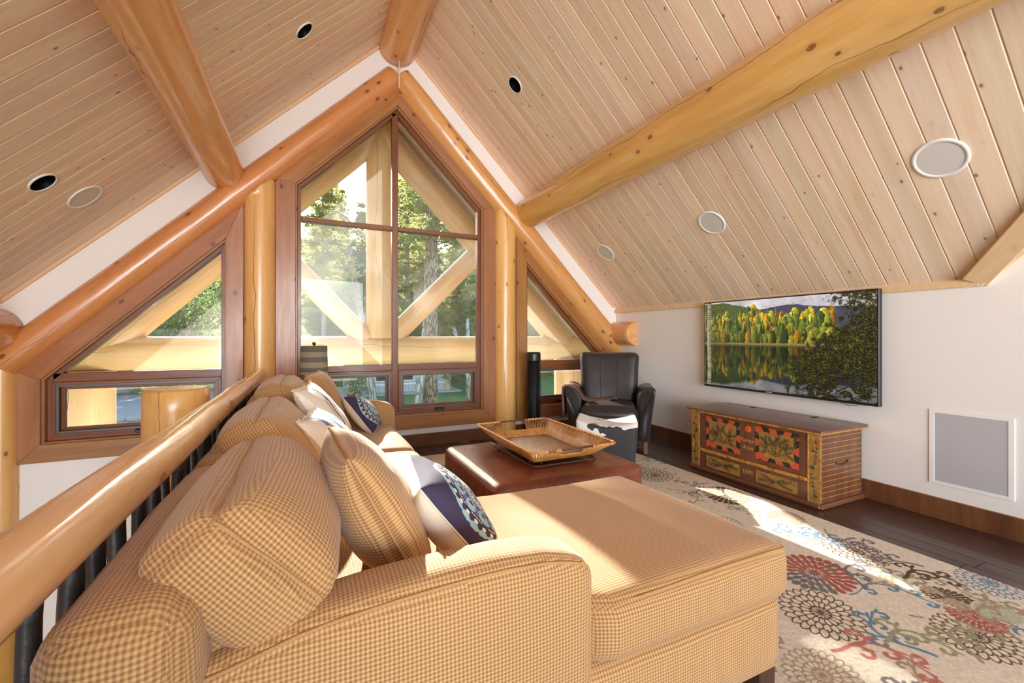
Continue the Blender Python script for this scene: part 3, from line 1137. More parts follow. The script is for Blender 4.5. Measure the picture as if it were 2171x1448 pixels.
for i in range(9):
    for j in range(12):
        col = (GY, BL, OL, TP, TP, GY, OL)[(i * 3 + j * 5 + rw.randrange(3)) % 7]
        vine(i * 0.32 + rw.uniform(-.1, .1), j * 0.34 + rw.uniform(-.12, .1), rw.uniform(0, 6.28), rw.uniform(0.3, 0.46), col, rw.uniform(0.011, 0.017), rw.uniform(0.04, 0.06))


def at(x, y): return x - RUG[0], y - RUG[2]


def clear(x, y, R):
    rug.ell(*at(x, y), R, R * 0.9, 0, (224, 216, 202))


for (x, y, R, col, fl, an) in ((2.857, 1.42, 0.17, BR, None, 1.5), (2.40, 1.38, 0.20, RD, (RD, GY), 0.3), (2.08, 1.17, 0.19, BR, None, 0.6), (2.50, 0.80, 0.17, BR, None, 0.2),
                               (2.66, 0.86, 0.11, RD, (RD, RD), 0.9), (2.75, 0.98, 0.10, BR, (BR, TP), 2.0), (2.80, 0.83, 0.09, GN, (GN, GN), 0.1), (3.10, 0.95, 0.15, BL, None, 0.4),
                               (2.80, 2.95, 0.18, BR, None, 0.5), (2.95, 2.35, 0.19, TP, (TP, BR), 1.1), (2.45, 2.0, 0.16, BL, None, 0.1), (2.2, 3.5, 0.2, RD, (RD, GY), 0.1), (1.2, 3.9, 0.2, BR, None, 0.8), (1.75, 3.6, 0.18, TP, (TP, GY), 0.2),
                               (2.9, 3.75, 0.2, BL, None, 0.1), (0.75, 3.4, 0.2, RD, (RD, GY), 0.4), (1.7, 0.95, 0.15, TP, None, 0.4), (2.95, 1.88, 0.13, TP, (TP, GN), 0.4)):
    clear(x, y, R * 1.06)
    bloom(*at(x, y), R, col, 4, 0.85, an, fl)
for (x, y, an, L, col) in ((2.45, 1.17, 0.2, 0.42, GY), (2.75, 1.16, -0.6, 0.3, BR), (2.2, 0.80, 1.2, 0.35, BL), (2.1, 0.95, -0.6, 0.3, OL), (1.85, 1.02, -0.9, 0.4, (190, 120, 110)), (3.05, 1.5, 2.2, 0.35, BL), (2.6, 0.70, 0.3, 0.4, TP), (3.0, 1.15, 1.4, 0.4, GY), (2.3, 0.72, 0.2, 0.35, OL)):
    vine(*at(x, y), an, L, col, 0.018, 0.055)
nzr = fbm(rug.H, rug.W, 3, 2, 3)
rug.a *= (0.90 + 0.2 * nzr)[:, :, None]
M['rug'] = printed('patterned_rug', rug.a, 0.95, bump=0.5, bscale=420, grain=0.12)


# --- television picture: autumn forest mirrored in a lake
def lake(w=960, h=540):
    y = np.linspace(0, 1, h)[:, None]      # 0 at the top
    x = np.linspace(0, 1, w)[None, :]
    up = int(h * 0.50)
    yy = np.linspace(0, 1, up)[:, None]
    sky_ = np.array([176, 178, 190]) + (fbm(up, w, 120, 4, 5)[:, :, None] - 0.5) * 90
    img = sky_.copy()
    mt = 0.16 + 0.16 * np.abs(x - 0.62) ** 0.8 + 0.06 * fbm(1, w, 60, 4, 8) - 0.05 * np.exp(-((x - 0.55) / 0.12) ** 2)
    k = (yy > mt)[:, :, None]
    img = np.where(k, np.array([62, 66, 86]) * (0.75 + 0.5 * fbm(up, w, 24, 4, 9)[:, :, None]), img)
    hl = 0.0 + 0.9 * np.clip(x - 0.14, 0, 1) ** 1.1 + 0.05 * fbm(1, w, 30, 3, 10)
    k = (yy > hl)[:, :, None]
    img = np.where(k, np.array([70, 84, 44]) * (0.7 + 0.6 * fbm(up, w, 10, 4, 12)[:, :, None]), img)
    rg = random.Random(4)
    tex = fbm(up, w, 7, 3, 13)
    fine = fbm(up, w, 3, 2, 14)
    cols = [(158, 152, 46), (186, 142, 38), (128, 140, 50), (76, 100, 46), (172, 118, 36), (98, 118, 48), (52, 74, 38), (166, 162, 58)]
    for i in range(430):
        cx = rg.uniform(-0.02, 0.80)
        depth = i / 430
        top = 0.10 + 0.55 * depth + rg.uniform(-0.04, 0.14) + 0.22 * abs(cx - 0.3)
        c = np.array(cols[rg.randrange(len(cols))]) * (1.05 - 0.35 * depth)
        con = rg.random() < 0.66
        wd = rg.uniform(0.007, 0.016) if con else rg.uniform(0.012, 0.028)
        if con: c = np.array(cols[rg.choice((3, 5, 6, 2))]) * (1.0 - 0.3 * depth)
        t = np.clip((yy - top) / 0.5, 0, 1)
        half = wd * ((t * 2.2) if con else np.sqrt(np.clip(1 - (1 - np.clip(t * 3, 0, 1)) ** 2, 0, 1)))
        a = (np.abs(x - cx) < half * (0.55 + 0.9 * tex)) & (yy > top)
        sh = (0.55 + 0.9 * fine) * (1.1 - 0.5 * np.clip((x - cx) / wd, -1, 1))
        img = np.where(a[:, :, None], c * sh[:, :, None] * (1.0 - 0.35 * t[:, :, None]), img)
    k = (yy > 0.96)[:, :, None]
    img = np.where(k, np.array([120, 110, 66]) * (0.6 + 0.8 * fine[:, :, None]), img)
    full = np.zeros((h, w, 3))
    full[:up] = img
    lo = h - up
    ref = img[::-1][np.clip((np.arange(lo) * (up / lo) * 1.02).astype(int), 0, up - 1)]
    blur = ref.copy()
    for d in (-6, -3, 3, 6): blur += np.roll(ref, d, 0)
    tint = np.array([0.62, 0.62, 0.60])
    full[up:] = blur / 5 * tint
    lum = full.mean(2, keepdims=True)
    # dark alder on the right, twigs at the lower right, birch at the left
    dk = fbm(h, w, 26, 4, 20)
    edge = 0.66 + 0.14 * np.sin(y * 5.0 + 0.5) + 0.16 * (dk - 0.5) * 2 + 0.10 * np.abs(y - 0.45)
    a = np.clip((x - edge) / 0.06, 0, 1)[:, :, None] * 0.9
    f2 = fbm(h, w, 4, 3, 22)
    leafc = np.where((f2 > 0.60)[:, :, None], np.array([80, 80, 30]), np.array([22, 24, 14])) * (0.6 + 0.8 * dk[:, :, None])
    hole = ((fbm(h, w, 9, 3, 23) > 0.66) & (y < 0.2))[:, :, None]
    hole2 = ((fbm(h, w, 30, 3, 24) > 0.56) & (y > 0.80))[:, :, None]
    a = np.where(hole | hole2, 0.15, a)
    full = full * (1 - a) + leafc * a
    cv = Canvas(w, h, 1, (0, 0, 0))
    cv.a = (full[::-1] / 255.0).astype(np.float32)
    for i in range(70):
        px, py = rg.uniform(0.66, 1.0) * w, rg.uniform(0.0, 0.24) * h
        an, L = rg.uniform(2.0, 4.0), rg.uniform(40, 150)
        pts = [(px + math.cos(an + 0.5 * t) * L * t, py + math.sin(an + 0.9 * t) * L * 0.5 * t) for t in (0, .25, .5, .75, 1)]
        cv.stroke(pts, [3.0, 2.6, 2, 1.6, 1], (24, 20, 22), 0.9)
    for i in range(22):
        px = rg.uniform(0.04, 0.08) * w
        py = rg.uniform(0.45, 0.98) * h
        L = rg.uniform(40, 170)
        cv.stroke([(px, py), (px + L * .5, py + rg.uniform(-25, 12)), (px + L, py + rg.uniform(-50, 0))], [2.6, 1.8, 1], (60, 52, 30), 0.8)
    bx0, bx1 = 0.022 * w, 0.052 * w
    bt = fbm(h, w, 14, 3, 30)
    for yy_ in range(h):
        xs = slice(int(bx0 + 2 * math.sin(yy_ / 70)), int(bx1 + 2 * math.sin(yy_ / 70)))
        n_ = cv.a[yy_, xs].shape[0]
        sh = np.linspace(0.95, 0.62, n_)[:, None] * (0.72 + 0.4 * bt[yy_, xs][:, None])
        cv.a[yy_, xs] = np.array([196, 190, 168]) / 255 * sh
    for i in range(26):
        py = rg.uniform(0, h)
        cv.stroke([(bx0 + rg.uniform(0, 10), py), (bx0 + rg.uniform(12, 26), py + rg.uniform(-6, 8))], rg.uniform(1.5, 4), (44, 38, 34))
    return np.clip(cv.a, 0, 1)


# --- painted chest
def chest_panel(w, h, border, seed, dens):
    cv = Canvas(w, h, 900, (158, 122, 58))
    n = fbm(cv.H, cv.W, 40, 4, seed)
    cv.a *= (0.78 + 0.45 * n)[:, :, None]
    r = random.Random(seed)
    DG, OR = (38, 44, 40), (206, 84, 44)
    b = 0.034
    if border:
        m_ = 20
        per = []
        x0, y0, x1, y1 = 0, 0, w, h
        k = 0
        for (ax, ay, bx, by) in ((0, 0, w, 0), (w, 0, w, h), (w, h, 0, h), (0, h, 0, 0)):
            L = math.hypot(bx - ax, by - ay)
            nn = max(4, int(L / 0.052))
            dx, dy = (bx - ax) / nn, (by - ay) / nn
            nx, ny = -(by - ay) / L, (bx - ax) / L
            for i in range(nn):
                c = OR if (i + k) % 2 else DG
                cx, cy = ax + dx * (i + 0.5) + nx * b / 2, ay + dy * (i + .5) + ny * b / 2
                s_ = 0.35 if i < nn / 2 else -0.35
                cv.stroke([(cx - nx * b * .5 - dx * s_ * .5, cy - ny * b * .5 - dy * s_ * .5), (cx + nx * b * .5 + dx * s_ * .5, cy + ny * b * .5 + dy * s_ * .5)], L / nn * 1.0, c)
            k += 1
        cv.rect(b, b, w - b, h - b, (156, 120, 56))
        n2 = fbm(cv.H, cv.W, 30, 4, seed + 1)
        i0, i1, j0, j1 = int(b * 900), int((h - b) * 900), int(b * 900), int((w - b) * 900)
        cv.a[i0:i1, j0:j1] *= (0.78 + 0.45 * n2[i0:i1, j0:j1])[:, :, None]
    bb = b if border else 0.01
    # foliage: stems rising from the bottom centre, leaf pairs, red fruit
    def stem(x, y, an, L, depth):
        pts = [(x, y)]
        nn = 8
        for i in range(nn):
            an += r.uniform(-0.12, 0.12)
            x += math.cos(an) * L / nn; y += math.sin(an) * L / nn
            if not (bb + .006 < x < w - bb - .006 and bb + .006 < y < h - bb - .006): break
            pts.append((x, y))
            for sg in (1, -1):
                la = an + sg * 0.8
                cv.ell(x + math.cos(la) * 0.009, y + math.sin(la) * 0.009, 0.0085, 0.0033, la, (58, 58, 42))
        if len(pts) > 1: cv.stroke(pts, 0.003, (50, 46, 32))
        if depth and len(pts) > 4:
            for sg in (1, -1): stem(*pts[len(pts) // 2], an + sg * 0.9, L * 0.62, depth - 1)
        if r.random() < 0.7 and len(pts) > 3:
            cv.ell(*pts[-1], 0.012, 0.011, 0, (176, 92, 60))
    if w > h * 1.6:
        for sg in (0, PI):
            stem(w / 2, h / 2, sg + 0.05, w * 0.42, 0)
            stem(w / 2, h / 2, sg - 0.25, w * 0.36, 0)
            stem(w / 2, h / 2, sg + 0.35, w * 0.3, 0)
    elif h > w * 1.6:
        stem(w / 2, 0.02, PI / 2, h * 0.48, 0)
        stem(w / 2, h * 0.5, PI / 2, h * 0.46, 0)
        for q in range(7): stem(w / 2, 0.04 + q * h * 0.13, PI / 2 + (0.7 if q % 2 else -0.7), h * 0.12, 0)
    else:
        for an in (0.55, 1.0, 1.57, 2.14, 2.6): stem(w / 2, bb + 0.02, an, h * 0.62, dens)
    wear = fbm(cv.H, cv.W, 16, 4, seed + 7)
    a = np.clip((wear - 0.62) * 6, 0, 0.7)[:, :, None]
    cv.a = cv.a * (1 - a) + a * np.array([150, 112, 66]) / 255
    return cv.a


# --- pillow covers
def mandala(n=640):
    y, x = np.mgrid[0:n, 0:n] / n
    x = x - 0.5; y = y - 0.46
    r = np.hypot(x, y); t = np.arctan2(y, x)
    im = np.empty((n, n, 3)); im[:] = (58, 50, 78)
    LB, WH, PE, BU = np.array((150, 188, 200)), np.array((232, 230, 226)), np.array((226, 186, 160)), np.array((92, 118, 168))
    def pet(k, ph, r0, r1, wd):
        a = np.abs(((t * k / (2 * PI) + ph) % 1) - 0.5) * 2        # 0 at the petal axis
        q = (r - r0) / (r1 - r0)
        return (q > 0) & (q < 1) & (a < wd * np.sqrt(np.clip(1 - (2 * q - 1) ** 2, 0, 1)))
    def put(m, c): im[m] = c
    put((np.abs(r - 0.455) < 0.02 + 0.012 * np.cos(t * 26)) & (r < 0.47), LB)
    for ph in (0,):
        put(pet(26, 0.5, 0.405, 0.43, 0.45), WH)
        put((np.abs(r - 0.385) < 0.006 + 0.004 * np.cos(t * 90)) & (np.cos(t * 12) > -0.4), PE)
    put(pet(12, 0.0, 0.25, 0.375, 0.92), LB); put(pet(12, 0.0, 0.275, 0.31, 0.4), (58, 50, 78))
    put(pet(12, 0.5, 0.27, 0.36, 0.28), BU)
    put((np.abs(r - 0.24) < 0.007) & (np.cos(t * 60) > -0.2), PE)
    put(pet(10, 0.0, 0.12, 0.23, 0.8), WH); put(pet(10, 0.0, 0.135, 0.22, 0.5), BU); put(pet(10, 0.0, 0.15, 0.2, 0.25), WH)
    put(pet(10, 0.5, 0.13, 0.235, 0.4), LB)
    put(np.abs(r - 0.115) < 0.006, PE)
    put(pet(8, 0.0, 0.03, 0.105, 0.8), LB); put(pet(8, 0.0, 0.045, 0.095, 0.45), BU)
    put(r < 0.03, WH); put(r < 0.015, BU)
    return np.clip(im / 255.0 * (0.95 + 0.1 * fbm(n, n, 4, 2, 3)[:, :, None]), 0, 1)


def stripes(seed, cols, n=512):
    im = np.empty((n, n, 3)); im[:] = (238, 230, 220)
    y, x = np.mgrid[0:n, 0:n] / n
    wv = (fbm(n, n, 60, 4, seed) - 0.5) * 0.07
    for c, p, w in cols:
        d = np.abs(x + wv - p)
        a = np.clip((w - d) * n / 3, 0, 1) * np.clip(0.55 + 0.9 * fbm(n, n, 22, 3, seed + int(p * 50)), 0, 1)
        im = im * (1 - a[:, :, None]) + np.array(c) * a[:, :, None]
    return np.clip(im / 255, 0, 1)


M['screen'] = printed('television_picture', lake(), 0.25, emit=0.55)
M['mandala'] = printed('mandala_print', mandala(), 0.9, bump=0.15, bscale=260)
NV, BU2 = (44, 48, 92), (92, 126, 190)
M['stripe_a'] = printed('ink_stripes', stripes(3, [(NV, .30, .008), (NV, .38, .022), (BU2, .5, .012), (NV, .58, .007), (NV, .66, .01), (BU2, .82, .02)]), 0.9, bump=0.2, bscale=260)
M['stripe_b'] = printed('watercolour_stripes', stripes(9, [(BU2, .22, .03), (NV, .34, .012), (BU2, .48, .04), (BU2, .66, .02), (NV, .76, .014), (BU2, .88, .03)]), 0.9, bump=0.2, bscale=260)

# ------------------------------------------------------------ rug
rx0, rx1, ry0, ry1 = RUG
me = box_data(rx0, rx1, ry0, ry1, 0.0, 0.012, 0.004)
lay = me.uv_layers.new(name='UVMap')
for p in me.polygons:
    for li in p.loop_indices:
        co = me.vertices[me.loops[li].vertex_index].co
        lay.data[li].uv = ((co.x - rx0) / (rx1 - rx0), (co.y - ry0) / (ry1 - ry0))
tag(add('area_rug', me, M['rug']), 'cream area rug with red and brown flowers and blue scrolls', 'rug')
RT = 0.012

# ------------------------------------------------------------ sectional sofa
sofa = thing('sectional_sofa', 'tan checked sectional sofa with a long chaise along the log railing', 'sofa', (0.2, 2.4, 0))
CH = M['check']


def upholst(name, x0, x1, y0, y1, z0, z1, r, bulge, n, f=None, wob=0.0, seed=0, pipe=None, parent=None, pr=0.0045, mat=None):
    c = Vector(((x0 + x1) / 2, (y0 + y1) / 2, (z0 + z1) / 2))
    me, sh = puff(name, (x1 - x0, y1 - y0, z1 - z0), r, bulge, n, (lambda p: f(p + c) - c) if f else None, wob, seed)
    o = add(name, me, mat or CH, parent or sofa, Matrix.Translation(c))
    for loop in (pipe or []):
        pts = [sh(q) + c for q in loop]
        tube('piping', pts, pr, M['piping'], o, 6, loop[0] == loop[-1] and False)
    return o


def edge(a, b, n=18):
    a, b = Vector(a), Vector(b)
    return [tuple(a.lerp(b, math.sin(PI / 2 * (2 * i / n - 1)) / 2 + 0.5)) for i in range(n + 1)]


def perim(z):
    return edge((-1, -1, z), (1, -1, z)) + edge((1, -1, z), (1, 1, z))[1:] + edge((1, 1, z), (-1, 1, z))[1:] + edge((-1, 1, z), (-1, -1, z))[1:]


upholst('seat_base', -0.32, 0.63, 1.12, 3.90, 0.10, 0.335, 0.03, (0.004, 0.004, 0), (10, 20, 4))
upholst('chaise_base', 0.58, 1.50, 0.965, 1.86, 0.10, 0.35, 0.035, (0.008, 0.012, 0), (12, 12, 5), pipe=[edge((-1, -1, -1), (1, -1, -1))])


def tee(p):
    # T-shaped chaise cushion: the head runs out in front of the arm
    s = min(1, max(0, (p.x - 0.66) / 0.06))
    s = s * s * (3 - 2 * s)
    k = min(1, max(0, (1.88 - p.y) / 0.9))
    q = p.copy()
    q.y += (1 - s) * 0.185 * k
    if p.z > 0.42: q.z += 0.012 * math.sin(3.0 * p.x + 1) * math.sin(4 * p.y)
    return q


upholst('chaise_cushion', -0.12, 1.53, 0.955, 1.88, 0.345, 0.515, 0.04, (0.015, 0.015, 0.022), (34, 22, 7), tee, 0.003, 2,
        [perim(1), perim(-1)])
for k, (a, b) in enumerate(((1.895, 2.935), (2.945, 3.875))):
    upholst('seat_cushion', -0.12, 0.67, a, b, 0.335, 0.485, 0.045, (0.015, 0.008, 0.03), (16, 18, 7), None, 0.004, 5 + k, [perim(1), perim(-1)])


def arm_top(p):
    q = p.copy()
    t = (p.z - 0.10) / 0.56
    if t > 0:
        zt_ = float(np.interp(p.x, [-0.33, -0.14, 0.0, 0.17, 0.45, 0.56, 0.64, 0.70], [0.60, 0.64, 0.676, 0.692, 0.698, 0.69, 0.67, 0.645]))
        q.z += t * (zt_ - 0.665)
    return q


upholst('arm', -0.33, 0.695, 0.95, 1.118, 0.10, 0.66, 0.04, (0.012, 0.012, 0.012), (26, 8, 14), arm_top, 0.004, 11,
        [edge((-1, -1, 1), (1, -1, 1), 24) + edge((1, -1, 1), (1, -1, -1))[1:], edge((-1, 1, 1), (1, 1, 1), 24)])
upholst('arm', -0.33, 0.695, 3.885, 4.05, 0.10, 0.655, 0.04, (0.01, 0.01, 0.01), (22, 8, 12), arm_top, 0.003, 13,
        [edge((-1, -1, 1), (1, -1, 1), 24) + edge((1, -1, 1), (1, -1, -1))[1:]])


def lean(p):
    q = p.copy()
    q.x -= 0.03 * max(0, p.z - 0.35)
    return q


upholst('backrest', -0.378, -0.17, 0.885, 1.865, 0.10, 0.80, 0.075, (0.02, 0.015, 0.012), (10, 22, 14), lean, 0.006, 17, [edge((-1, -1, 1), (-1, 1, 1), 30)])
upholst('backrest', -0.378, -0.17, 1.88, 4.05, 0.10, 0.79, 0.075, (0.02, 0.01, 0.012), (10, 34, 14), lean, 0.006, 19, [edge((-1, -1, 1), (-1, 1, 1), 30)])
for (x, y) in ((1.44, 1.02), (1.44, 1.80), (-0.26, 1.02), (0.6, 3.95), (-0.26, 3.95), (0.57, 2.4)):
    box('leg', x - 0.04, x + 0.04, y - 0.04, y + 0.04, RT if x > 0.45 else 0.0, 0.105, M['darkwood'], sofa, 0.004)


def back_cushion(cx, cy, cz, L, Hh, T, th, seed, yaw=0.0, parent=sofa):
    n = Vector((math.cos(th), 0, math.sin(th))); u = Vector((-math.sin(th), 0, math.cos(th)))
    R = Matrix.Rotation(yaw, 3, 'Z')
    Mx = axes((cx, cy, cz), R @ n, R @ Vector((0, 1, 0)), R @ u)
    me, sh = puff('back_cushion', (T, L, Hh), 0.055, (0.11, 0.02, 0.03), (9, 24, 16), None, 0.008, seed)
    o = add('back_cushion', me, CH, parent, Mx)
    P = lambda sx: edge((sx, -1, -1), (sx, -1, 1)) + edge((sx, -1, 1), (sx, 1, 1))[1:] + edge((sx, 1, 1), (sx, 1, -1))[1:] + edge((sx, 1, -1), (sx, -1, -1))[1:]
    for sx in (1, -1):
        tube('piping', [sh(q) for q in P(sx)], 0.0045, M['piping'], o, 6, local=True)
    return o


back_cushion(-0.12, 1.36, 0.735, 0.74, 0.33, 0.19, math.radians(42), 23)
back_cushion(-0.155, 2.38, 0.70, 0.80, 0.42, 0.19, math.radians(32), 27)
back_cushion(-0.125, 3.33, 0.725, 0.82, 0.46, 0.19, math.radians(26), 31)


# ------------------------------------------------------------ throw pillows
def pillow(name, label, c, w, h, t, th, front, back, seed=0, yaw=0.0, roll=0.0, rim=True, ears=0.06, group=None, fringe=False, box_=False):
    n = Vector((math.cos(th), 0, math.sin(th))); u = Vector((-math.sin(th), 0, math.cos(th)))
    R = Matrix.Rotation(yaw, 3, 'Z')
    Mx = axes(c, R @ Vector((0, 1, 0)), R @ u, R @ n) @ Matrix.Rotation(roll, 4, 'Z')
    o = tag(add(name, None, None, None, Mx), label, 'pillow', group)
    if box_:
        me, sh = puff('cover', (w, h, t), 0.05, (0.02, 0.02, 0.045), (18, 18, 8), None, 0.006, seed)
        b = add('cover', me, front, o, None, True)
        for sz in (1, -1):
            tube('piping', [sh(q) for q in perim(sz)], 0.0055, M['piping'], b, 6, local=True)
        return o
    a, b, rm = knife_pillow('cover', w, h, t, ears, 24, 0.005, seed)
    fr = add('front_cover', a, front, o, None, True)
    bk = add('back_cover', b, back, o, None, True)
    if front is CH:
        for me in (a, b):
            for d in me.uv_layers[0].data: d.uv = (d.uv[0] * w, d.uv[1] * h)
    if rim: tube('seam', rm + [rm[0]], 0.0045 if front is CH else 0.003, M['piping'] if front is CH else back, o, 6, local=True)
    if fringe:
        mg = Merge()
        rr_ = random.Random(seed)
        for i, p in enumerate(rm):
            d = Vector((p.x, p.y, 0)).normalized()
            for k in range(2):
                q = p + Vector((rr_.gauss(0, .004), rr_.gauss(0, .004), 0))
                mg.put(tube_data([q, q + d * 0.016 + Vector((rr_.gauss(0, .003), rr_.gauss(0, .003), rr_.gauss(0, .003)))], [0.003, 0.0015], 4))
        tag(mg.build('fringe', M['cream'], o, local=True), kind='stuff')
    return o


pillow('throw_pillow', 'large tan checked throw pillow leaning on the nearest back cushion', (0.19, 1.44, 0.715), 0.48, 0.48, 0.24, math.radians(27), CH, CH, 3, yaw=math.radians(3), ears=0.03)
pillow('throw_pillow', 'tan checked throw pillow propped against the far sofa arm', (0.12, 3.60, 0.76), 0.46, 0.46, 0.22, math.radians(22), CH, CH, 5, yaw=math.radians(-12), ears=0.03)
pillow('print_pillow', 'navy and light blue mandala pillow with cream back on the chaise', (0.445, 1.45, 0.64), 0.40, 0.40, 0.20, math.radians(38), M['mandala'], M['cream'], 7, yaw=math.radians(-7))
pillow('print_pillow', 'navy mandala pillow at the far end beside the sofa arm', (0.40, 3.66, 0.645), 0.36, 0.36, 0.17, math.radians(38), M['mandala'], M['cream'], 9, yaw=math.radians(-18))
pillow('striped_pillow', 'white fringed pillow with thin navy stripes, farther of the two striped ones', (0.10, 2.82, 0.76), 0.48, 0.46, 0.17, math.radians(33), M['stripe_a'], M['cream'], 11, fringe=True, yaw=math.radians(-11))
pillow('striped_pillow', 'white fringed pillow with watercolour blue stripes, nearer of the two striped ones', (0.13, 2.33, 0.70), 0.42, 0.42, 0.17, math.radians(38), M['stripe_b'], M['cream'], 13, fringe=True, yaw=math.radians(-11))

# ------------------------------------------------------------ leather ottoman
m = Mat('brown_leather')
co = m.coord()
c = m.ramp(m.noise(co, 3.2, 5, 0.6), [(0.3, rgb(86, 38, 27)), (0.52, rgb(116, 54, 35)), (0.75, rgb(144, 76, 48))])
st = m.noise(m.n('Mapping', {'Vector': co, 'Scale': (9, 9, 0.9)}).outputs[0], 6, 3)
c = m.mix(m.math('MULTIPLY', m.ramp(st, [(0.5, 0.0), (0.72, 1.0)]), 0.3), c, rgb(176, 96, 62))
m.bs(Base_Color=c, Roughness=m.ramp(m.noise(co, 5, 4), [(0.3, 0.22), (0.7, 0.42)]), Coat_Weight=0.25, Coat_Roughness=0.2)
m.bump(m.math('ADD', m.noise(co, 160, 3), m.math('MULTIPLY', st, 0.6)), 0.12, 0.004)
M['leather'] = m.m
ot = thing('leather_ottoman', 'square brown leather ottoman table in front of the sofa', 'ottoman', (1.405, 2.59, RT))
upholst('top', 0.90, 1.91, 2.10, 3.08, 0.06, 0.45, 0.045, (0.01, 0.01, 0.006), (22, 22, 10), None, 0.002, 3, None, ot, mat=M['leather'])
mg = M['leather']
for (x, y) in ((0.97, 2.17), (1.84, 2.17), (0.97, 3.01), (1.84, 3.01)):
    box('leg', x - 0.035, x + 0.035, y - 0.035, y + 0.035, RT, 0.07, M['darkwood'], ot)

# ------------------------------------------------------------ wicker tray
M['wicker'] = wood('wicker', rgb(226, 174, 108), rgb(206, 148, 84), rgb(160, 104, 56), rgb(92, 58, 34), 0.4, 0.2, 20, 6, 0.2, 0, 0.1, 0.1)
m = Mat('woven_base')
uv = m.coord((1, 1, 1))
s1 = m.n('SeparateXYZ', {0: uv})
wv = m.math('MULTIPLY', m.math('SINE', m.math('MULTIPLY', s1.outputs[0], 700.0)), m.math('SINE', m.math('MULTIPLY', s1.outputs[1], 350.0)))
m.bs(Base_Color=m.ramp(m.math('MULTIPLY_ADD', wv, 0.5, m.math('MULTIPLY', m.noise(uv, 14, 3), 0.6)), [(0.1, rgb(120, 84, 58)), (0.5, rgb(176, 134, 100)), (0.8, rgb(206, 172, 138))]), Roughness=0.5)
m.bump(wv, 0.6, 0.004)
M['weave'] = m.m
M['dark_rattan'] = plain('dark_rattan', rgb(84, 56, 40), 0.45, var=0.3, scale=60)
OT = 0.457
tr = thing('wicker_tray', 'rectangular wicker tray with two handles on the leather ottoman', 'tray', (1.46, 2.63, OT))
b0, b1, c0, c1 = 1.245, 1.675, 2.33, 2.95
t0, t1, u0, u1 = 1.155, 1.755, 2.175, 3.09
zb, zt = OT + 0.028, OT + 0.125
me, _ = puff('tray_base', (b1 - b0, c1 - c0, 0.012), 0.005, (0, 0, 0), (4, 4, 2))
add('tray_base', me, M['weave'], tr, Matrix.Translation(((b0 + b1) / 2, (c0 + c1) / 2, zb)))


def rpath(x0, x1, y0, y1, z, r=0.04, n=5):
    pts = []
    for cx, cy, a in ((x1 - r, y1 - r, 0), (x0 + r, y1 - r, 90), (x0 + r, y0 + r, 180), (x1 - r, y0 + r, 270)):
        for i in range(n + 1):
            t = math.radians(a + 90 * i / n)
            pts.append(Vector((cx + r * math.cos(t), cy + r * math.sin(t), z)))
    return pts


def at_t(t, extra=0.0):
    return rpath(b0 + (t0 - b0) * t, b1 + (t1 - b1) * t, c0 + (u0 - c0) * t, c1 + (u1 - c1) * t, zb + (zt - zb) * t + extra, 0.03 + 0.02 * t)


def resample(pts, step):
    P = pts + [pts[0]]
    out, acc = [], 0.0
    tot = sum((P[i + 1] - P[i]).length for i in range(len(P) - 1))
    n = int(tot / step)
    ds = [0]
    for i in range(len(P) - 1): ds.append(ds[-1] + (P[i + 1] - P[i]).length)
    j = 0
    for k in range(n):
        s = tot * k / n
        while ds[j + 1] < s: j += 1
        t = (s - ds[j]) / max(1e-9, ds[j + 1] - ds[j])
        out.append(P[j].lerp(P[j + 1], t))
    return out


N_ = 190
def ring_n(t):
    p = at_t(t)
    tot = sum((p[(i + 1) % len(p)] - p[i]).length for i in range(len(p)))
    return resample(p, tot / (N_ + 0.5))[:N_]


lo, hi, md = ring_n(0.0), ring_n(1.0), ring_n(0.42)
mx = (b0 + b1) / 2
gap = lambda p: abs(p.x - mx) < 0.10 and (abs(p.y - u0) < 0.10 or abs(p.y - u1) < 0.10)
sg = Merge()
for a, m_, b in zip(lo, md, hi):
    if gap(b): sg.put(tube_data([a, m_], 0.0042, 5))
    else: sg.put(tube_data([a, m_, b], 0.0042, 5))
tag(sg.build('stakes', M['wicker'], tr, True), kind='stuff')
wg = Merge()
for i, t in enumerate((0.06, 0.13, 0.20, 0.27, 0.34, 0.41)):
    wg.put(tube_data(at_t(t), 0.0045, 5, True))
tag(wg.build('weave_rows', M['wicker'], tr, True), kind='stuff')
rim_pts = resample(at_t(1.0), 0.012)
seg_, cur = [], []
for p in rim_pts + rim_pts[:1]:
    if gap(p):
        if len(cur) > 2: seg_.append(cur)
        cur = []
    else: cur.append(p)
if len(cur) > 2: seg_.append(cur)
for s_ in seg_:
    rs = [0.0085 + 0.0028 * math.sin(i * 2.2) for i in range(len(s_))]
    v, f = tube_data(s_, rs, 8)
    add('braided_rim', mesh('braided_rim', v, f, True), M['wicker'], tr)
for y in (u0, u1):
    tube('handle', [(mx - 0.13, y, zt + 0.002), (mx + 0.13, y, zt + 0.002)], 0.007, M['dark_rattan'], tr)
tube('foot_ring', rpath(b0 - 0.02, b1 + 0.02, c0 - 0.03, c1 + 0.03, OT + 0.0065, 0.05), 0.006, M['dark_rattan'], tr, 8, True)
for p in rpath(b0 - 0.0, b1 + 0.0, c0 - 0.0, c1 + 0.0, OT + 0.01, 0.05, 1):
    tube('foot_strut', [p, p + Vector((0, 0, 0.018))], 0.005, M['dark_rattan'], tr)

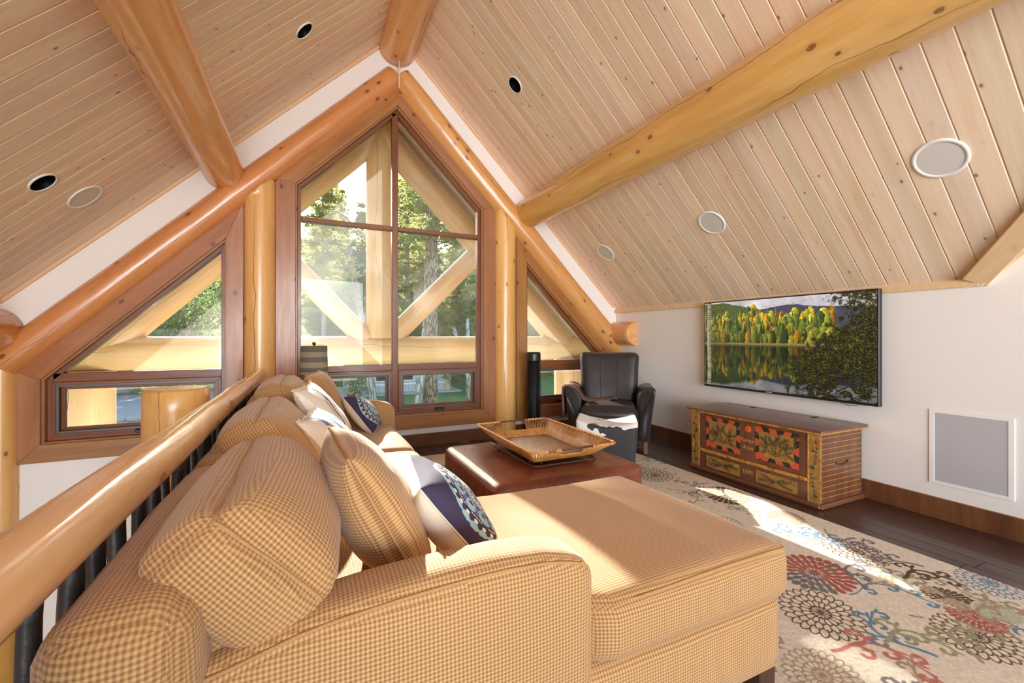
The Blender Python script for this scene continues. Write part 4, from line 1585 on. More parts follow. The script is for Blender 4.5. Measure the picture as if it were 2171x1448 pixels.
# ------------------------------------------------------------ recliner, throw and hide stool in the far corner
FR = math.radians(-38)
M['black_leather'] = plain('black_leather', rgb(50, 45, 47), 0.36, bump=0.25, scale=30, var=0.12, coat=0.1)
rc = thing('recliner_chair', 'black leather recliner with flared arms in the far right corner', 'armchair', (3.13, 4.03, 0), FR)
rc.matrix_basis = MW[rc.name] @ Matrix.Diagonal((1.05, 1.05, 1.0, 1)); MW[rc.name] = rc.matrix_basis.copy()


def rec(name, size, c, r, bulge, n, f=None, seed=0, rot=None, wob=0.004):
    me, sh = puff(name, size, r, bulge, n, f, wob, seed)
    Mx = Matrix.Translation(c)
    if rot: Mx = Mx @ Matrix.Rotation(rot, 4, 'X')
    return add(name, me, M['black_leather'], rc, Mx, True), sh


rec('seat', (0.58, 0.62, 0.20), (0, -0.10, 0.40), 0.06, (0.0, 0.03, 0.035), (14, 14, 8), seed=3)


def taper(p):
    q = p.copy()
    k = (p.z + 0.36) / 0.72
    q.x *= 0.90 + 0.14 * k
    if p.y < 0: q.y += 0.025 * math.cos(p.x * 9) * (1 if p.y < 0 else 0) * 0.4
    return q


bk, sh = rec('backrest', (0.66, 0.17, 0.66), (0, 0.27, 0.73), 0.075, (0.0, 0.02, 0.0), (18, 8, 18), taper, 5, math.radians(-14))
for x in (-0.3, 0.3):
    tube('seam', [sh((x, -1, z / 8 - 1)) + Vector((0, -0.002, 0)) for z in range(17)], 0.004, M['black_leather'], bk, 5, local=True)
for s in (-1, 1):
    pts = [(0.275, 0.14)]
    pts += [(0.275 + 0.002 * i, 0.20 + 0.07 * i) for i in range(5)]
    for i in range(9):
        a = math.radians(180 - 100 * i / 8)
        pts.append((0.415 + 0.13 * math.cos(a), 0.545 + 0.145 * math.sin(a)))
    pts += [(0.455, 0.685), (0.445, 0.60), (0.425, 0.45), (0.405, 0.28), (0.40, 0.14)]
    P = [(s * p[0], p[1]) for p in pts]
    bmm = bmesh.new()
    a_ = [bmm.verts.new((p[0], -0.36, p[1])) for p in P]
    b_ = [bmm.verts.new((p[0], 0.34, p[1])) for p in P]
    bmm.faces.new(a_); bmm.faces.new(b_[::-1])
    for i in range(len(P)):
        j = (i + 1) % len(P)
        bmm.faces.new([a_[i], b_[i], b_[j], a_[j]])
    bmesh.ops.recalc_face_normals(bmm, faces=bmm.faces[:])
    bmesh.ops.bevel(bmm, geom=[e for e in bmm.edges if abs(e.verts[0].co.y - e.verts[1].co.y) < 1e-6], offset=0.018, segments=3, affect='EDGES')
    me = bpy.data.meshes.new('arm'); bmm.to_mesh(me); bmm.free()
    me.polygons.foreach_set('use_smooth', [True] * len(me.polygons))
    add('arm', me, M['black_leather'], rc, None, True)
me, _ = puff('front_panel', (0.55, 0.10, 0.2), 0.03, (0, 0.01, 0), (8, 4, 6))
add('front_panel', me, M['black_leather'], rc, Matrix.Translation((0, -0.31, 0.24)), True)
for x in (-0.36, 0.36):
    for y in (-0.28, 0.28):
        me = box_data(-0.022, 0.022, -0.03, 0.03, 0, 0.17, 0.005)
        add('leg', me, M['base'], rc, Matrix.Translation((x, y, 0.0)), True)

# brown throw hung over the recliner's arm
M['throw'] = plain('brown_throw', rgb(112, 84, 70), 0.95, bump=0.4, scale=120, var=0.15)
path = [(-0.475, 0.36), (-0.482, 0.46), (-0.485, 0.58), (-0.482, 0.68), (-0.45, 0.712), (-0.40, 0.716), (-0.345, 0.69), (-0.30, 0.62), (-0.262, 0.555), (-0.20, 0.535), (-0.12, 0.53), (-0.04, 0.533), (0.02, 0.54)]
vs, fs = [], []
K = 7
for i, (x, z) in enumerate(path):
    yc = -0.20 + 0.16 * min(1, max(0, (i - 5) / 6))
    hw = 0.11 - 0.035 * min(1, max(0, (i - 6) / 5))
    for k in range(K):
        t = -1 + 2 * k / (K - 1)
        vs.append((x + 0.004 * math.sin(k * 2.1 + i), yc + t * hw, z + 0.006 * math.sin(k * 2.6 + i * 0.7) + 0.006))
for i in range(len(path) - 1):
    for k in range(K - 1):
        a = i * K + k
        fs.append((a, a + 1, a + K + 1, a + K))
bl = tag(add('throw_blanket', None, None, None, MW[rc.name]), 'folded brown throw draped over the left arm of the recliner', 'blanket')
me = mesh('cloth', vs, fs, True)
o = add('cloth', me, M['throw'], bl, None, True)
sd_ = o.modifiers.new('thick', 'SOLIDIFY'); sd_.thickness = 0.024; sd_.offset = 1
fr_ = Merge()
for k in range(14):
    y = -0.04 + (k / 13 - 0.5) * 0.14
    fr_.put(tube_data([(0.02, y, 0.548), (0.05, y + 0.006 * math.sin(k), 0.552), (0.085, y + 0.01 * math.cos(k * 2), 0.546)], 0.004, 5))
tag(fr_.build('fringe', M['throw'], bl, True, None, True), kind='stuff')

# cowhide stool
m = Mat('cowhide')
s3 = m.n('SeparateXYZ', {0: m.n('TexCoord').outputs['Object']})
n_ = m.math('MULTIPLY', m.math('SUBTRACT', m.noise(m.coord(loc=(0.43, 0.2, 0.35)), 6.0, 4, 0.5, 0.3), 0.5), 0.5)
lf = m.math('SUBTRACT', m.math('MULTIPLY', s3.outputs[0], -1.0), 0.10)          # hide is white at the viewer's left and on top
tp = m.math('MULTIPLY', m.math('SUBTRACT', s3.outputs[2], 0.185), 3.0)
fw = m.math('ADD', m.math('MAXIMUM', lf, tp), n_)
sp_ = m.n('TexVoronoi', {'Vector': m.coord(loc=(0.1, 0.3, 0.0)), 'Scale': 3.0}).outputs['Distance']
fw = m.math('SUBTRACT', fw, m.math('MULTIPLY', m.math('LESS_THAN', sp_, 0.24), 0.6))
m.bs(Base_Color=m.mix(m.math('GREATER_THAN', fw, 0.0), rgb(38, 37, 38), rgb(232, 229, 226)), Roughness=0.6, Sheen_Weight=0.3)
m.bump(m.noise(m.coord(), 220, 2), 0.2, 0.003)
M['hide'] = m.m


def saddle(p):
    q = p.copy()
    k = (p.z + 0.22) / 0.44
    q.x *= 0.90 + 0.12 * k
    q.y *= 0.92 + 0.08 * k
    if p.z > 0: q.z += 0.055 * ((p.x / 0.27) ** 2 - 0.45) * k
    return q


st_ = tag(add('hide_stool', None, None, None, Matrix.Translation((2.535, 3.30, 0.0)) @ Matrix.Rotation(FR, 4, 'Z')), 'black and white cowhide stool with a saddle-shaped sunlit top', 'stool')
me, _ = puff('hide_cover', (0.54, 0.40, 0.44), 0.03, (0.0, 0.008, 0.0), (16, 10, 12), saddle, 0.002, 2)
add('hide_cover', me, M['hide'], st_, Matrix.Translation((0, 0, RT + 0.24)), True)
for x in (-0.19, 0.19):
    for y in (-0.13, 0.13):
        add('foot', box_data(-0.02, 0.02, -0.02, 0.02, 0, 0.04), M['darkwood'], st_, Matrix.Translation((x, y, RT)), True)

# ------------------------------------------------------------ tower fan
fx, fy = 2.475, 4.64
fan = thing('tower_fan', 'slim black tower fan standing beside the right log post', 'fan', (fx, fy, 0))


def oval(a, b, z, n=28): return [(a * math.cos(2 * PI * i / n), b * math.sin(2 * PI * i / n), z) for i in range(n)]


def loft(name, secs, mat, parent):
    n = len(secs[0])
    v = [p for s_ in secs for p in s_]
    f = [(i * n + k, i * n + (k + 1) % n, (i + 1) * n + (k + 1) % n, (i + 1) * n + k) for i in range(len(secs) - 1) for k in range(n)]
    f += [tuple(range(n))[::-1], tuple((len(secs) - 1) * n + k for k in range(n))]
    return add(name, mesh(name, v, f, True), mat, parent, None, True)


loft('base', [oval(0.15, 0.15, 0.0), oval(0.15, 0.15, 0.02), oval(0.12, 0.12, 0.035), oval(0.05, 0.05, 0.045), oval(0.05, 0.05, 0.08)], M['black'], fan)
loft('core', [oval(0.072, 0.068, 0.075), oval(0.075, 0.07, 0.09), oval(0.075, 0.07, 0.95)], plain('fan_core', rgb(14, 14, 15), 0.6), fan)
loft('head', [oval(0.085, 0.082, 0.945), oval(0.087, 0.084, 0.96), oval(0.087, 0.084, 1.035), oval(0.082, 0.079, 1.055), oval(0.07, 0.068, 1.06)], M['black'], fan)
sl = Merge()
for i in range(50):
    z = 0.10 + i * 0.0168
    n = 28
    sl.put(tube_data([Vector(p) for p in oval(0.084, 0.08, z)], 0.0028, 4, True))
tag(sl.build('grille_slats', M['black'], fan, True, None, True), kind='stuff')
for i in range(5):
    a = -PI / 2 + (i - 2) * 0.42
    tube('grille_rib', [(0.087 * math.cos(a), 0.083 * math.sin(a), 0.09), (0.087 * math.cos(a), 0.083 * math.sin(a), 0.95)], 0.003, M['black'], fan, 5, local=True)

# ------------------------------------------------------------ side table, lamp and lantern behind the sofa arm
sx_, sy_ = 0.18, 4.42
tb = thing('side_table', 'small dark side table behind the far sofa arm, carrying the lamp', 'table', (sx_, sy_, 0))
box('table_top', sx_ - 0.3, sx_ + 0.3, sy_ - 0.2, sy_ + 0.2, 0.53, 0.555, M['darkwood'], tb, 0.004)
for a in (-0.26, 0.26):
    for b in (-0.16, 0.16):
        box('leg', sx_ + a - 0.018, sx_ + a + 0.018, sy_ + b - 0.018, sy_ + b + 0.018, 0, 0.53, M['darkwood'], tb)
m = Mat('striped_shade')
zz = m.n('SeparateXYZ', {0: m.n('TexCoord').outputs['Object']}).outputs[2]
f_ = m.math('MULTIPLY', m.math('SUBTRACT', zz, 0.30), 1 / 0.30)
A, B, Rr = rgb(112, 108, 96), rgb(158, 150, 128), rgb(120, 66, 36)
cc = m.ramp(f_, [(0.0, A), (0.12, Rr), (0.14, B), (0.24, Rr), (0.26, A), (0.36, B), (0.52, A), (0.68, B), (0.84, A)], 'CONSTANT')
m.bs(Base_Color=cc, Roughness=0.9)
m.bump(m.noise(m.coord((1, 1, 40)), 14, 2), 0.2, 0.002)
M['shade'] = m.m
lx, ly = 0.055, 4.42
lp = thing('table_lamp', 'table lamp with a grey and olive striped drum shade by the window', 'lamp', (lx, ly, 0.555))
lathe('lamp_base', [(0.075, 0.0), (0.075, 0.012), (0.03, 0.025), (0.018, 0.05)], M['bronze'], lp, None, 24, True)
lathe('stem', [(0.009, 0.04), (0.009, 0.60)], M['base'], lp, None, 12, True)
lathe('shade', [(0.121, 0.31), (0.113, 0.605), (0.1105, 0.605), (0.1185, 0.31), (0.121, 0.31)], M['shade'], lp, None, 40, True)
lathe('shade_top', [(0.1105, 0.601), (0.0001, 0.601)], M['shade'], lp, None, 40, True)
lathe('finial', [(0.006, 0.60), (0.006, 0.612), (0.014, 0.618), (0.017, 0.627), (0.014, 0.637), (0.0001, 0.642)], M['darkwood'], lp, None, 16, True)
tube('pull_chain', [(0.06, -0.04, 0.31), (0.06, -0.04, 0.26)], 0.002, M['bronze'], lp, 5, local=True)
ln = thing('lantern', 'small black open-frame lantern behind the far mandala pillow', 'lantern', (0.375, 4.40, 0.555))
for a in (-0.024, 0.024):
    for b in (-0.024, 0.024):
        add('corner_bar', box_data(a - .0045, a + .0045, b - .0045, b + .0045, 0.0, 0.135), M['black'], ln, None, True)
add('lantern_base', box_data(-.032, .032, -.032, .032, 0, 0.012, 0.002), M['black'], ln, None, True)
add('lantern_top', box_data(-.032, .032, -.032, .032, 0.133, 0.15, 0.004), M['black'], ln, None, True)

# ------------------------------------------------------------ television
ty0, ty1, tz0, tz1, tx = 1.752, 3.322, 0.724, 1.607, 3.835
tv = thing('television', 'large wall-mounted television showing an autumn forest lake', 'television', (3.87, 2.54, 0.72))
box('housing', tx + 0.002, tx + 0.045, ty0, ty1, tz0, tz1, M['black'], tv, 0.003)
box('wall_mount', tx + 0.045, XR - 0.001, 2.3, 2.78, 0.95, 1.35, M['black'], tv)
b = 0.011
me = mesh('screen', [(tx, ty1 - b, tz0 + 0.02), (tx, ty0 + b, tz0 + 0.02), (tx, ty0 + b, tz1 - b), (tx, ty1 - b, tz1 - b)], [(0, 1, 2, 3)], False, [(0, 0), (1, 0), (1, 1), (0, 1)])
add('screen', me, M['screen'], tv)


def text(name, s, size, o, mat, parent, M3, ext=0.0004, align='CENTER', shear=0.0):
    cu = bpy.data.curves.new(name, 'FONT')
    cu.body = s
    cu.size = size
    cu.extrude = ext
    cu.align_x = align
    cu.align_y = 'CENTER'
    cu.shear = shear
    ob = bpy.data.objects.new('tmp', cu)
    C.objects.link(ob)
    bpy.context.view_layer.update()
    me = bpy.data.meshes.new_from_object(ob.evaluated_get(bpy.context.evaluated_depsgraph_get()))
    bpy.data.objects.remove(ob)
    me.name = name
    return add(name, me, mat, parent, M3)


def facing_left(x, y, z): return axes((x, y, z), (0, -1, 0), (0, 0, 1), (-1, 0, 0))


text('logo_lettering', 'SAMSUNG', 0.013, 0, M['white'], tv, facing_left(tx - 0.0005, 2.60, tz0 + 0.0105))
cb = tag(tube('tv_cable', [(tx + 0.03, 1.90, tz0 - 0.001), (tx + 0.02, 1.91, tz0 - 0.012), (tx + 0.02, 1.95, tz0 - 0.018), (tx + 0.025, 2.0, tz0 - 0.012), (tx + 0.03, 2.03, tz0 + 0.0)], 0.0022, M['black']), 'thin black cable loop hanging below the television', 'cable')

# ------------------------------------------------------------ wall grille
gr = thing('wall_grille', 'square silver wall grille in a white frame beside the television', 'grille', (XR, 1.29, 0.49))
gy0, gy1, gz0, gz1 = 1.09, 1.495, 0.236, 0.746
for (a0, a1, z0, z1) in ((gy0, gy1, gz0, gz0 + 0.022), (gy0, gy1, gz1 - 0.022, gz1), (gy0, gy0 + 0.028, gz0 + 0.022, gz1 - 0.022), (gy1 - 0.028, gy1, gz0 + 0.022, gz1 - 0.022)):
    box('frame_bar', XR - 0.008, XR - 0.0005, a0, a1, z0, z1, M['white'], gr, 0.0015)
box('mesh_panel', XR - 0.005, XR - 0.001, gy0 + 0.028, gy1 - 0.028, gz0 + 0.022, gz1 - 0.022, M['grille'], gr)

# ------------------------------------------------------------ painted chest
M['chest'] = wood('chest_paint', rgb(126, 84, 58), rgb(106, 66, 46), rgb(84, 50, 36), rgb(60, 36, 26), 0.4, 0.2, 12, 3, 0.06, 0, 0.05, 0.1)
M['chest_lid'] = wood('chest_lid', rgb(136, 100, 78), rgb(116, 82, 64), rgb(90, 62, 50), rgb(60, 42, 34), 0.35, 0.25, 10, 3, 0.05, 0, 0.05, 0.08)
m = Mat('chest_gold')
n1 = m.noise(m.coord(), 26, 4)
m.bs(Base_Color=m.ramp(n1, [(0.3, rgb(116, 70, 34)), (0.5, rgb(190, 132, 52)), (0.75, rgb(212, 160, 84))]), Roughness=0.45)
M['gold'] = m.m
M['orange'] = plain('orange_paint', rgb(206, 96, 46), 0.5, var=0.15)
M['gold_ink'] = plain('gold_lettering', rgb(196, 152, 82), 0.5, var=0.1)
ch = thing('painted_chest', 'antique painted wooden chest with floral panels under the television', 'chest', (3.61, 2.45, 0))
X0, X1 = 3.345, 3.885
box('body', X0, X1, 1.885, 3.035, 0.03, 0.545, M['chest'], ch, 0.004)
board('lid', (3.60, 1.845, 0.562), (3.60, 3.072, 0.562), 0.60, 0.026, M['chest_lid'], ch, (0, 0, 1), 0.008)
for nm, p0, p1 in (('lid_moulding', (3.312, 1.852, 0.552), (3.312, 3.065, 0.552)), ('lid_moulding', (3.31, 1.858, 0.552), (3.885, 1.858, 0.552))):
    board(nm, p0, p1, 0.02, 0.022, M['gold'], ch, (0, 0, 1), 0.005)
for nm, p0, p1 in (('plinth_moulding', (3.335, 1.872, 0.018), (3.335, 3.048, 0.018)), ('plinth_moulding', (3.33, 1.876, 0.018), (3.885, 1.876, 0.018))):
    board(nm, p0, p1, 0.034, 0.036, M['chest'], ch, (0, 0, 1), 0.01)


def painted(name, y0, y1, z0, z1, border, seed, dens, proud=0.004):
    """painted panel on the chest front; y0 is the viewer's left (greater Y)"""
    x = X0 - proud
    w, h = y0 - y1, z1 - z0
    vs = [(x, y0, z0), (x, y1, z0), (x, y1, z1), (x, y0, z1), (X0 + .001, y0, z0), (X0 + .001, y1, z0), (X0 + .001, y1, z1), (X0 + .001, y0, z1)]
    fs = [(0, 1, 2, 3), (0, 4, 5, 1), (1, 5, 6, 2), (2, 6, 7, 3), (3, 7, 4, 0)]
    uv = [(0, 0), (1, 0), (1, 1), (0, 1)] * 2
    mt = printed(name, chest_panel(w, h, border, seed, dens), 0.42, grain=0.1, bscale=60)
    return add(name, mesh(name, vs, fs, False, uv), mt, ch)


painted('painted_panel', 2.87, 2.525, 0.237, 0.512, True, 3, 1)
painted('painted_panel', 2.383, 2.033, 0.243, 0.512, True, 8, 1)
painted('lower_panel', 2.868, 2.53, 0.05, 0.15, False, 13, 0)
painted('lower_panel', 2.378, 2.045, 0.052, 0.15, False, 17, 0)
painted('corner_post', 3.036, 2.957, 0.036, 0.538, False, 21, 0, 0.006)
painted('corner_post', 1.958, 1.884, 0.036, 0.538, False, 25, 0, 0.006)
for (y, w_) in ((2.952, 0.012), (1.964, 0.012)):
    board('gold_bead', (X0 - 0.004, y, 0.036), (X0 - 0.004, y, 0.54), w_, 0.008, M['gold'], ch, (1, 0, 0), 0.002)
board('mid_rail', (X0 - 0.008, 1.97, 0.192), (X0 - 0.008, 2.946, 0.192), 0.028, 0.018, M['gold'], ch, (1, 0, 0), 0.006)
lathe('escutcheon', [(0.03, 0.0), (0.03, 0.003), (0.022, 0.005), (0.0001, 0.005)], M['orange'], ch, facing_left(X0 - 0.0, 2.452, 0.472), 24)
text('keyhole', 'o', 0.018, 0, M['black'], ch, facing_left(X0 - 0.006, 2.452, 0.474))
text('lettering', 'Kantor', 0.046, 0, M['gold_ink'], ch, facing_left(X0 - 0.001, 2.453, 0.375), shear=0.2)
text('lettering', 'Anna', 0.046, 0, M['gold_ink'], ch, facing_left(X0 - 0.001, 2.453, 0.315), shear=0.2)
text('lettering', '1899', 0.05, 0, M['gold_ink'], ch, facing_left(X0 - 0.001, 2.455, 0.108))
for i in range(12):
    z = 0.07 + i * 0.0395
    box('side_stripe', X0 + 0.02, X1 - 0.01, 1.8835, 1.886, z, z + 0.0045, M['gold'], ch)
box('side_bead', X0 + 0.004, X0 + 0.014, 1.8825, 1.886, 0.04, 0.54, M['gold'], ch)
tube('side_handle', [(3.53, 1.883, 0.315), (3.56, 1.874, 0.305), (3.61, 1.872, 0.30), (3.66, 1.874, 0.305), (3.69, 1.883, 0.315)], 0.006, M['darkwood'], ch)
for y in (2.2, 2.75):
    box('hinge', 3.80, 3.86, y - 0.015, y + 0.015, 0.5745, 0.579, M['iron'], ch)

# ------------------------------------------------------------ outside: log truss on the gable end
M['logpale'] = wood('pale_log', rgb(222, 192, 150), rgb(210, 174, 128), rgb(190, 152, 106), rgb(120, 90, 62), 0.5, 0.05, 8, 2.4, 0.08, 0.02, 0.04, 0.1)
YT = 6.16
GZ = -3.0
log('tie_beam', (-3.1, YT, 1.06), (4.9, YT, 1.06), 0.19, 0.185, M['logpale'],
    'horizontal pale log tie beam outside, crossing all the windows', 'log beam', seed=51, rough=0.02)
log('king_post', (0.892, YT, 1.22), (0.892, YT, 4.25), 0.175, 0.175, M['logpale'],
    'vertical pale log king post outside behind the window mullion', 'log post', seed=53, rough=0.02)
log('log_brace', (0.72, YT, 1.20), (-0.95, YT, 2.955), 0.135, 0.14, M['logpale'],
    'diagonal pale log brace outside the left half of the tall window', 'log beam', seed=55, rough=0.02)
log('log_brace', (1.06, YT, 1.23), (2.72, YT, 2.91), 0.14, 0.14, M['logpale'],
    'diagonal pale log brace outside the right half of the tall window', 'log beam', seed=57, rough=0.02)
log('outer_rafter', (0.88, YT, 4.05), (-2.15, YT, 1.0), 0.19, 0.18, M['logpale'],
    'pale log rafter of the outside truss, left side', 'log beam', seed=59, rough=0.02)
log('outer_rafter', (0.92, YT, 4.05), (3.95, YT, 1.0), 0.19, 0.18, M['logpale'],
    'pale log rafter of the outside truss, right side', 'log beam', seed=61, rough=0.02)
log('porch_column', (-2.16, YT, GZ), (-2.16, YT, 0.88), 0.27, 0.25, M['logpale'],
    'thick pale log column outside the left window, below the tie beam', 'log post', seed=63, rough=0.02)
log('porch_column', (3.96, YT, GZ), (3.96, YT, 0.88), 0.27, 0.25, M['logpale'],
    'thick pale log column outside the right window, behind the recliner', 'log post', seed=65, rough=0.02)

# ------------------------------------------------------------ ground
m = Mat('lawn')
nz = m.noise(m.coord(), 0.6, 5)
nf = m.noise(m.coord(), 22, 3)
m.bs(Base_Color=m.mix(nf, m.mix(nz, rgb(60, 100, 48), rgb(82, 122, 62)), m.mix(nz, rgb(76, 116, 54), rgb(106, 144, 76))), Roughness=0.9)
m.bump(nf, 0.6, 0.05)
M['lawn'] = m.m
m = Mat('forest_floor')
nz = m.noise(m.coord(), 0.25, 6)
m.bs(Base_Color=m.ramp(nz, [(0.3, rgb(58, 72, 40)), (0.5, rgb(92, 94, 58)), (0.7, rgb(74, 92, 50))]), Roughness=1.0)
M['hill'] = m.m
M['asphalt'] = plain('asphalt', rgb(158, 160, 166), 0.85, var=0.12, scale=3, bump=0.2)
M['concrete'] = plain('concrete', rgb(176, 178, 182), 0.8, var=0.05, scale=4)
tag(box('ground_lawn', -90, 90, 5.1, 42, GZ - 0.3, GZ, M['lawn']), kind='structure')
vs, fs = [], []
for j in range(28):
    for i in range(41):
        X = -100 + 5 * i
        Y = 40 + 5 * j
        h = GZ - 0.15 + max(0, Y - 44) * 0.30 + 1.2 * noise.noise(Vector((X * 0.05, Y * 0.05, 0)))
        vs.append((X, Y, h if j else GZ - 0.2))
for j in range(27):
    for i in range(40):
        a = j * 41 + i
        fs.append((a, a + 1, a + 42, a + 41))
tag(add('ground_hillside', mesh('ground_hillside', vs, fs, True), M['hill']), kind='structure')
tag(add('ground_driveway', mesh('ground_driveway', [(-42, 26.5, GZ + .02), (-5.5, 25.6, GZ + .02), (-1.5, 30, GZ + .02), (-1.0, 40, GZ + .02), (-42, 41, GZ + .02)], [(0, 1, 2, 3, 4)]), M['asphalt']), kind='structure')

# low dry-stone wall by the driveway, every stone its own part
sw = thing('stone_wall', 'low dry-stone retaining wall across the lawn seen through the left window', 'stone wall', (-9.5, 25.2, GZ))
M['stone'] = plain('grey_stone', rgb(150, 148, 146), 0.9, var=0.25, scale=6, bump=0.5)
sm = [puff('stone', (1, 1, 1), 0.22, (0.05, 0.05, 0.05), (4, 4, 4), None, 0.09, k)[0] for k in range(4)]
r3 = random.Random(5)
for row in range(3):
    x = -14.5 + r3.uniform(0, .3)
    while x < -5.5:
        w = r3.uniform(0.35, 0.75)
        add('stone', sm[r3.randrange(4)], M['stone'], sw, Matrix.Translation((x + w / 2, 25.2 + r3.uniform(-.05, .05), GZ + 0.1 + row * 0.21)) @ Matrix.Diagonal((w, 0.45, 0.24, 1)))
        x += w * 0.98
bo, _ = puff('boulder', (1.7, 1.3, 1.1), 0.5, (0.1, 0.1, 0.1), (8, 8, 8), None, 0.16, 3)
tag(add('boulder', bo, M['stone'], None, Matrix.Translation((-12.3, 41.2, GZ + 0.4))), 'rounded grey boulder beyond the driveway seen through the left window', 'boulder')

# ------------------------------------------------------------ neighbouring building
m = Mat('grey_siding')
sx = m.n('SeparateXYZ', {0: m.n('TexCoord').outputs['Object']})
st = m.math('FRACT', m.math('MULTIPLY', sx.outputs[0], 3.3))
m.bs(Base_Color=m.mix(m.math('LESS_THAN', st, 0.08), rgb(196, 194, 188), rgb(150, 148, 144)), Roughness=0.8)
M['siding'] = m.m
gb = thing('garage', 'grey board-sided outbuilding with two windows across the lawn', 'building', (6.4, 34.5, GZ))
box('wall', 2.6, 10.0, 33, 38, GZ, 0.55, M['siding'], gb)
box('foundation_slab', 2.2, 10.8, 32.0, 38.2, GZ - 0.05, GZ + 0.10, M['concrete'], gb)
prism('roof', [(2.0, 0.5), (10.6, 0.5), (10.6, 0.62), (6.3, 1.15), (2.0, 0.62)], 32.4, 38.6, M['grey_metal'], gb)
for x in (4.93, 6.85):
    w = box('window', x - 0.46, x + 0.46, 32.96, 33.02, GZ + 0.9, GZ + 2.1, M['white'], gb)
    box('pane', x - 0.38, x + 0.38, 32.945, 32.97, GZ + 0.98, GZ + 2.02, M['black'], w)
box('trim_band', 2.6, 10.0, 32.95, 33.0, GZ + 0.62, GZ + 0.74, M['white'], gb)
log('corner_log', (9.95, 32.9, GZ), (9.95, 32.9, 0.6), 0.24, 0.22, M['logpale'], parent=gb, seed=70)

# ------------------------------------------------------------ trees
def bark(name, a, b, sc=9):
    m = Mat(name)
    co = m.coord((1, 1, 0.18), rand=1)
    v = m.n('TexVoronoi', {'Vector': co, 'Scale': sc}, feature='DISTANCE_TO_EDGE')
    f = m.ramp(v.outputs[0], [(0.0, 0.0), (0.16, 1.0)])
    m.bs(Base_Color=m.mix(f, a, m.mix(m.noise(co, 3), b, tuple(min(1, x * 1.25) for x in b[:3]) + (1,))), Roughness=0.95)
    m.bump(f, 0.8, 0.05)
    return m.m


def leaf(name, a, b, trans):
    m = Mat(name)
    nz = m.noise(m.coord(rand=1.0), 0.9, 4)
    c = m.ramp(nz, [(0.3, a), (0.7, b)])
    df = m.n('BsdfDiffuse', {'Color': c})
    tl = m.n('BsdfTranslucent', {'Color': m.mix(0.4, c, trans)})
    ms = m.n('MixShader', {0: 0.55, 1: df, 2: tl})
    m.t.links.new(ms.outputs[0], m.out.inputs[0])
    m.t.nodes.remove(m.b)
    return m.m


M['bark'] = bark('pine_bark', rgb(96, 74, 62), rgb(186, 154, 134))
M['bark_grey'] = bark('grey_bark', rgb(120, 112, 104), rgb(190, 184, 178), 5)
M['needle'] = leaf('pine_needles', rgb(96, 112, 66), rgb(168, 174, 96), (0.75, 0.72, 0.25, 1))
M['needle_d'] = leaf('dark_needles', rgb(66, 88, 58), rgb(120, 142, 82), (0.5, 0.6, 0.25, 1))
M['leaf'] = leaf('green_leaves', rgb(70, 100, 56), rgb(132, 160, 84), (0.5, 0.65, 0.2, 1))


def pine_mesh(seed, h, base, reach, whorls, per, tufts, tl=0.34, droop=0.25, tw=0.055):
    r = random.Random(seed)
    tv, tf = [], []
    wood_m = Merge()
    for i in range(whorls):
        t = base + (1 - base) * (i + r.random()) / whorls
        z = h * t
        L0 = reach * (1 - t) ** 0.75 / (1 - base) ** 0.75 * r.uniform(0.75, 1.1) + 0.25
        for k in range(per):
            a = r.uniform(0, 2 * PI)
            L = L0 * r.uniform(0.45, 1.1)
            d = Vector((math.cos(a), math.sin(a), 0))
            p0 = Vector((0, 0, z))
            up = r.uniform(-0.05, 0.25)
            pts = [p0 + d * (L * s) + Vector((0, 0, L * (up * s - droop * s * s))) for s in (0, 0.5, 1.0)]
            wood_m.put(tube_data(pts, [0.045, 0.03, 0.012], 4, cap=False))
            nt = max(3, int(tufts * L / reach))
            for q in range(nt):
                s = 0.25 + 0.75 * (q + r.random()) / nt
                c = p0 + d * (L * s) + Vector((0, 0, L * (up * s - droop * s * s)))
                c += Vector((r.gauss(0, .16), r.gauss(0, .16), r.gauss(0, .1))) * (0.5 + L * 0.25)
                for _ in range(6):
                    v = Vector((r.gauss(0, 1), r.gauss(0, 1), r.gauss(0.35, 0.8))).normalized() * tl * r.uniform(0.6, 1.2)
                    w = v.orthogonal().normalized() * tw
                    w.rotate(Quaternion(v.normalized(), r.uniform(0, 6.28)))
                    b = len(tv)
                    tv += [c - w * 0.6, c + w * 0.6, c + v]
                    tf.append((b, b + 1, b + 2))
    return mesh('needles', tv, tf), mesh('branches', wood_m.v, wood_m.f)


def leafy_mesh(seed, h, rad, n, size=0.22, zc0=0.45):
    r = random.Random(seed)
    tv, tf = [], []
    blobs = [(Vector((r.gauss(0, rad * .4), r.gauss(0, rad * .4), h * (zc0 + r.uniform(-.3, .42)))), rad * r.uniform(.35, .6)) for _ in range(16)]
    for _ in range(n):
        c, br = blobs[r.randrange(len(blobs))]
        d = Vector((r.gauss(0, 1), r.gauss(0, 1), r.gauss(0, 1))).normalized()
        p = c + d * br * r.uniform(0.55, 1.05)
        u = Vector((r.gauss(0, 1), r.gauss(0, 1), r.gauss(0, 1))).normalized() * size * r.uniform(.5, 1)
        w = u.orthogonal().normalized() * size * 0.4
        b = len(tv)
        tv += [p - u * .5, p + w * .5, p + u * .5, p - w * .5]
        tf.append((b, b + 1, b + 2, b + 3))
    wm = Merge()
    for c, br in blobs[:7]:
        wm.put(tube_data([Vector((0, 0, h * .15)), c * 0.6 + Vector((0, 0, h * .1)), c], [0.09, 0.05, 0.02], 5, cap=False))
    return mesh('leaves', tv, tf), mesh('branches', wm.v, wm.f)


